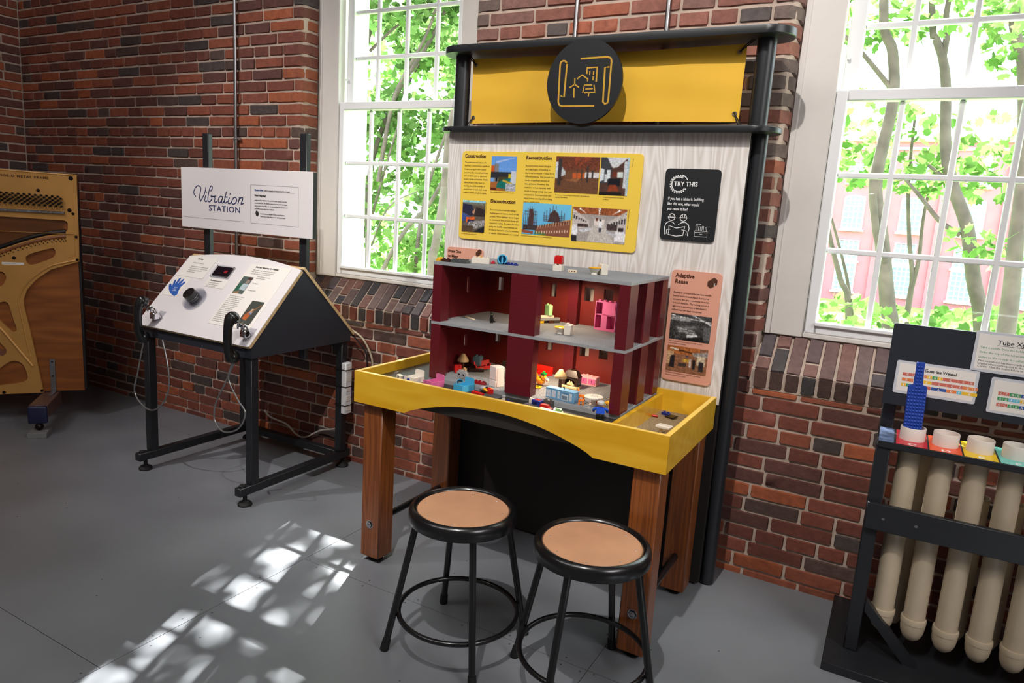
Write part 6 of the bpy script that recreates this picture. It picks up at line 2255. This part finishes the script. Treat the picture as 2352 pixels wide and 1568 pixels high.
# trees
BARK = mat('bark', rgb(84, 74, 68), .9, bump=1., bscale=24, var=.35, vscale=7)
lf = bpy.data.materials.new('leaf'); lf.use_nodes = True
nt = lf.node_tree; nt.nodes.clear()
o_ = nt.nodes.new('ShaderNodeOutputMaterial'); d_ = nt.nodes.new('ShaderNodeBsdfDiffuse'); tr = nt.nodes.new('ShaderNodeBsdfTranslucent'); mx = nt.nodes.new('ShaderNodeMixShader'); at = nt.nodes.new('ShaderNodeAttribute')
at.attribute_name = 'tone'
mx.inputs[0].default_value = .5
nt.links.new(at.outputs['Color'], d_.inputs[0]); nt.links.new(at.outputs['Color'], tr.inputs[0])
nt.links.new(d_.outputs[0], mx.inputs[1]); nt.links.new(tr.outputs[0], mx.inputs[2]); nt.links.new(mx.outputs[0], o_.inputs[0])
LEAF = []
for a, r in ((90, 1.0), (74, .68), (48, .92), (30, .62), (8, .8), (-22, .55), (-60, .45), (-90, .35), (-120, .45), (-158, .55), (172, .8), (150, .62), (132, .92), (106, .68)):
    LEAF.append((r * cos(radians(a)) * .5, r * sin(radians(a)) * .5 + .1))


def leaves(T_, nm, pts, size, seed, tones):
    rg = np.random.RandomState(seed)
    n = len(pts)
    k = len(LEAF)
    L = np.array([(x, y, 0) for x, y in LEAF])
    A_ = rg.normal(size=(n, 3)); A_[:, 2] *= .6; A_ /= np.linalg.norm(A_, axis=1)[:, None]
    nz = rg.normal(size=(n, 3)) * .8 + np.array([0, -.2, .75])
    nz -= (nz * A_).sum(1)[:, None] * A_; nz /= np.linalg.norm(nz, axis=1)[:, None]
    B_ = np.cross(nz, A_)
    S = size * rg.uniform(.6, 1.15, n)
    V = pts[:, None, :] + S[:, None, None] * (L[None, :, 0, None] * B_[:, None, :] + L[None, :, 1, None] * A_[:, None, :])
    V = V.reshape(-1, 3) - np.array(T_.loc)
    me = bpy.data.meshes.new(nm)
    me.vertices.add(n * k); me.vertices.foreach_set('co', V.ravel())
    me.loops.add(n * k); me.loops.foreach_set('vertex_index', np.arange(n * k))
    me.polygons.add(n); me.polygons.foreach_set('loop_start', np.arange(n) * k); me.polygons.foreach_set('loop_total', np.full(n, k))
    me.update()
    ca = me.color_attributes.new('tone', 'FLOAT_COLOR', 'CORNER')
    tn = np.array(tones)[rg.randint(0, len(tones), n)] * rg.uniform(.75, 1.2, (n, 1))
    c = np.ones((n * k, 4), np.float32); c[:, :3] = np.repeat(tn, k, axis=0)
    ca.data.foreach_set('color', c.ravel())
    me.materials.append(lf)
    o = bpy.data.objects.new(nm, me); COL.objects.link(o); o.parent = T_.o
    o['kind'] = 'stuff'
    return o


def clump(rg, c, r, n, shell=.5):
    p = rg.normal(size=(n, 3)); p /= np.linalg.norm(p, axis=1)[:, None]
    q = rg.uniform(shell, 1, n) ** .5
    return np.array(c) + p * q[:, None] * np.array(r)


def canopy(rg, c, r, n, k=22, rr=.42):
    sub = clump(rg, c, r, k, .15)
    return sub[rg.randint(0, k, n)] + rg.normal(size=(n, 3)) * rr * np.array([.6, .6, .45])


TG = [rgb(96, 130, 66), rgb(116, 148, 80), rgb(84, 118, 58), rgb(134, 162, 98)]
TD = [rgb(78, 108, 58), rgb(94, 126, 68), rgb(108, 142, 80), rgb(126, 156, 96)]


def tree(lab, base, branches, clumps, size, seed, tones, group='trees outside the windows', nm='maple_tree'):
    t = T(nm, lab, 'tree', (base[0], base[1], GZ), world=True, group=group)
    for i, (pts, r0, r1) in enumerate(branches):
        sp_ = smoothpts(pts, 5)
        bm = new()
        q_ = .62 if base[0] < -2.5 and i else .66
        tube(bm, sp_, r0, 10, rs=list(np.linspace(r0 * q_, r1 * q_, len(sp_))))
        t.p('trunk' if i == 0 else 'branch', bm, BARK)
    rg = np.random.RandomState(seed)
    P = [canopy(rg, c, r, n) if c[2] > 4.9 else canopy(rg, c, r, int(n * .8), 18, .26) if n >= 480 and c[0] < -2.5 else clump(rg, c, r, n) for c, r, n in clumps]
    if P:
        leaves(t, 'leaves', np.concatenate(P), size, seed, tones)
    return t


# right window: trunks with sparse leaves and the mill behind
tree('tree with a kinked grey trunk nearest the left side of the right window', (1.3, 4.5), [
    ([(1.15, 4.5, GZ), (1.05, 4.5, -.4), (.99, 4.5, .49), (.94, 4.5, .72), (.82, 4.5, 1.26), (.70, 4.5, 1.72), (.70, 4.5, 2.06), (.73, 4.5, 2.5), (.67, 4.5, 2.9), (.54, 4.5, 3.33), (.45, 4.5, 5.2)], .12, .05),
    ([(.87, 4.45, 1.11), (.77, 4.4, 1.33), (.69, 4.35, 1.69)], .05, .045), ([(.70, 4.5, 2.6), (.3, 4.3, 3.0), (-.2, 4.2, 3.3)], .035, .015)],
    [((.5, 4.6, 3.4), (1.2, .6, .4), 300), ((.2, 5.4, 2.5), (.8, .5, .25), 110), ((.9, 5.4, 1.95), (.9, .5, .2), 130), ((.8, 4.3, .55), (.7, .5, .16), 90), ((-.1, 4.6, 7.2), (2.2, 2.0, 1.3), 4200)], .17, 1, TG)
tree('forked tree whose two stems join in the middle of the right window', (1.9, 5), [
    ([(1.9, 5, GZ), (1.8, 5, -.3), (1.72, 5, .57), (1.59, 5, 1.0), (1.47, 5, 1.46), (1.31, 5, 1.81), (1.20, 5, 2.15), (1.12, 5, 2.69), (1.06, 5, 2.93), (.98, 5, 3.11), (.93, 5, 3.26), (.7, 5, 4.6)], .115, .035),
    ([(1.06, 5, 2.90), (1.06, 5, 3.21), (1.03, 5, 3.43), (1.1, 5, 4.8)], .045, .03), ([(.88, 5, 1.90), (.98, 5, 1.80), (1.09, 5, 1.68), (1.25, 5, 1.5), (1.43, 5, 1.38)], .02, .036), ([(1.08, 5, 2.0), (1.15, 5, 1.95), (1.27, 5, 1.86)], .02, .03)],
    [((1.5, 5.8, 1.95), (1.0, .5, .18), 160), ((1.2, 5.8, 2.35), (1.3, .6, .22), 200), ((1.9, 4.8, 1.25), (.5, .4, .15), 60), ((1.9, 5, .55), (.8, .6, .22), 200), ((1.4, 5, 3.6), (1.5, .8, .5), 400), ((1.9, 5.2, 7.6), (2.2, 1.8, 1.2), 3000)], .17, 2, TG)
tree('thick trunked tree at the right edge of the right window', (1.75, 3.5), [
    ([(1.80, 3.5, GZ), (1.76, 3.5, 0), (1.73, 3.5, .70), (1.72, 3.5, .96), (1.69, 3.5, 1.33), (1.65, 3.5, 1.88), (1.54, 3.5, 2.55), (1.42, 3.5, 2.99), (1.3, 3.5, 4.6)], .115, .04)],
    [((1.6, 3.6, 1.35), (.4, .3, .1), 26), ((1.7, 3.5, 2.75), (.5, .4, .34), 240), ((1.5, 3.6, 3.3), (.8, .5, .3), 90), ((1.3, 3.9, 5.6), (1.4, 1.2, .8), 1500)], .13, 3, TG)
tree('thin leaning sapling pair low in the right window', (1.15, 6), [
    ([(1.2, 6, GZ), (1.13, 6, .43), (1.12, 6, .9), (1.04, 6, 1.27), (.94, 6, 1.9), (.9, 6, 2.6)], .055, .018), ([(1.13, 6, .82), (1.15, 6, 1.13), (1.13, 6, 1.64), (1.2, 6, 2.4)], .04, .014)],
    [((1.0, 6, 2.2), (.9, .5, .2), 60), ((1.2, 6.2, .35), (1.3, .6, .25), 160)], .17, 4, TG)
tree('leaning grey sapling at the lower left corner of the right window', (.6, 6.2), [
    ([(.75, 6, GZ), (.57, 6, .35), (.42, 6, .83), (.26, 6, 1.26), (.1, 6, 1.8)], .06, .03), ([(.62, 6.4, .2), (.46, 6.5, .81), (.2, 6.5, 1.5)], .035, .02)],
    [((.3, 6.2, .45), (.8, .5, .2), 120)], .17, 5, TG)
# leafy shrubs below the right window and in front of the mill
tree('light green bushes low in front of the mill building', (4, 10), [([(4, 10, GZ), (4, 10, -.5)], .1, .05)],
     [((2.5, 10, -.9), (5, 1.5, 1.0), 1500), ((9, 12, -.5), (5, 2, 1.5), 1600)], .24, 6, TG, nm='bush')
# left window: dense foliage
tree('dark leaning maple trunk at the top left of the left window', (-4.4, 4), [
    ([(-5.2, 4, GZ), (-5.15, 4, .6), (-5.05, 4, 2.0), (-4.92, 4, 2.97), (-4.84, 4, 3.26), (-4.74, 4, 3.54), (-4.5, 4, 4.2), (-4.2, 4, 5.5)], .15, .07), ([(-4.85, 4.1, 3.1), (-4.5, 4.2, 3.4), (-4.0, 4.3, 3.6)], .03, .015)],
    [((-4.6, 4.8, 3.7), (1.5, 1.0, .9), 2000), ((-4.3, 4.9, 2.4), (1.4, 1.0, .6), 1300), ((-3.9, 4.4, 7.6), (1.9, 1.6, 1.2), 1300)], .17, 7, TD)
tree('maple with slender diagonal branches in the middle of the left window', (-4.6, 4.3), [
    ([(-5.0, 4.4, GZ), (-5.06, 4.4, .6), (-5.06, 4.4, 1.7), (-4.74, 4.4, 2.54), (-4.49, 4.4, 2.89), (-4.10, 4.4, 3.4), (-3.4, 4.4, 4.6)], .055, .03),
    ([(-4.75, 4.2, 1.6), (-4.63, 4.2, 2.26), (-4.49, 4.2, 2.7), (-4.13, 4.2, 3.22), (-3.94, 4.2, 3.67), (-3.6, 4.2, 4.6)], .045, .02),
    ([(-5.78, 5, .4), (-5.59, 5, 1.25), (-5.5, 5, 1.96), (-5.22, 5, 2.53), (-4.6, 5, 3.4)], .05, .02),
    ([(-5.0, 4.4, 1.2), (-4.6, 4.2, 1.9), (-4.3, 4.1, 2.5)], .03, .012), ([(-5.0, 4.4, .8), (-4.5, 4.1, 1.3), (-4.0, 4.0, 1.5)], .022, .01)],
    [((-4.7, 4.9, 1.2), (1.4, .9, .5), 900), ((-5.2, 5.2, 1.8), (1.2, .8, .6), 900), ((-4.4, 5.4, 3.1), (1.4, .8, .7), 1100), ((-4.5, 5.2, .5), (1.6, .8, .45), 1200), ((-3.0, 3.6, 6.0), (1.3, 1.1, .7), 1000)], .16, 8, TG)
tree('maple with a mottled trunk low at the right of the left window', (-3.5, 3.6), [
    ([(-3.5, 3.6, GZ), (-3.47, 3.6, .56), (-3.43, 3.6, .94), (-3.35, 3.6, 1.5), (-3.3, 3.6, 2.2), (-3.0, 3.6, 3.4), (-2.7, 3.6, 5.0)], .085, .04),
    ([(-4.47, 4, .3), (-4.47, 4, .55), (-4.16, 4, 1.04), (-3.83, 4, 1.36), (-3.58, 4, 1.75), (-3.2, 4, 2.3)], .05, .03), ([(-4.21, 4.3, .2), (-4.21, 4.3, .56), (-4.17, 4.3, 1.09), (-4.06, 4.3, 1.61), (-3.8, 4.3, 2.3)], .05, .025)],
    [((-3.6, 4.6, 1.5), (.9, .7, .5), 600), ((-3.4, 4.9, 2.6), (1.0, .8, .6), 800), ((-3.8, 4.4, .6), (.8, .5, .3), 500), ((-2.3, 3.9, 6.3), (1.2, 1.2, .9), 1500)], .14, 9, TG)
tree('distant tree closing the view behind the left window', (-9, 12), [([(-9, 12, GZ), (-9, 12, 3), (-8.6, 12, 6)], .25, .1), ([(-8, 11, GZ), (-7.6, 11, 2), (-7.2, 11, 5)], .14, .06)],
     [((-8.5, 12, 1.0), (3.2, 1.2, 1.6), 1100), ((-8.5, 12, 5.0), (3.2, 1.2, 1.8), 1100), ((-6.5, 13, 0), (2.6, 1.2, 1.6), 700)], .30, 10, TG)

flush_text()
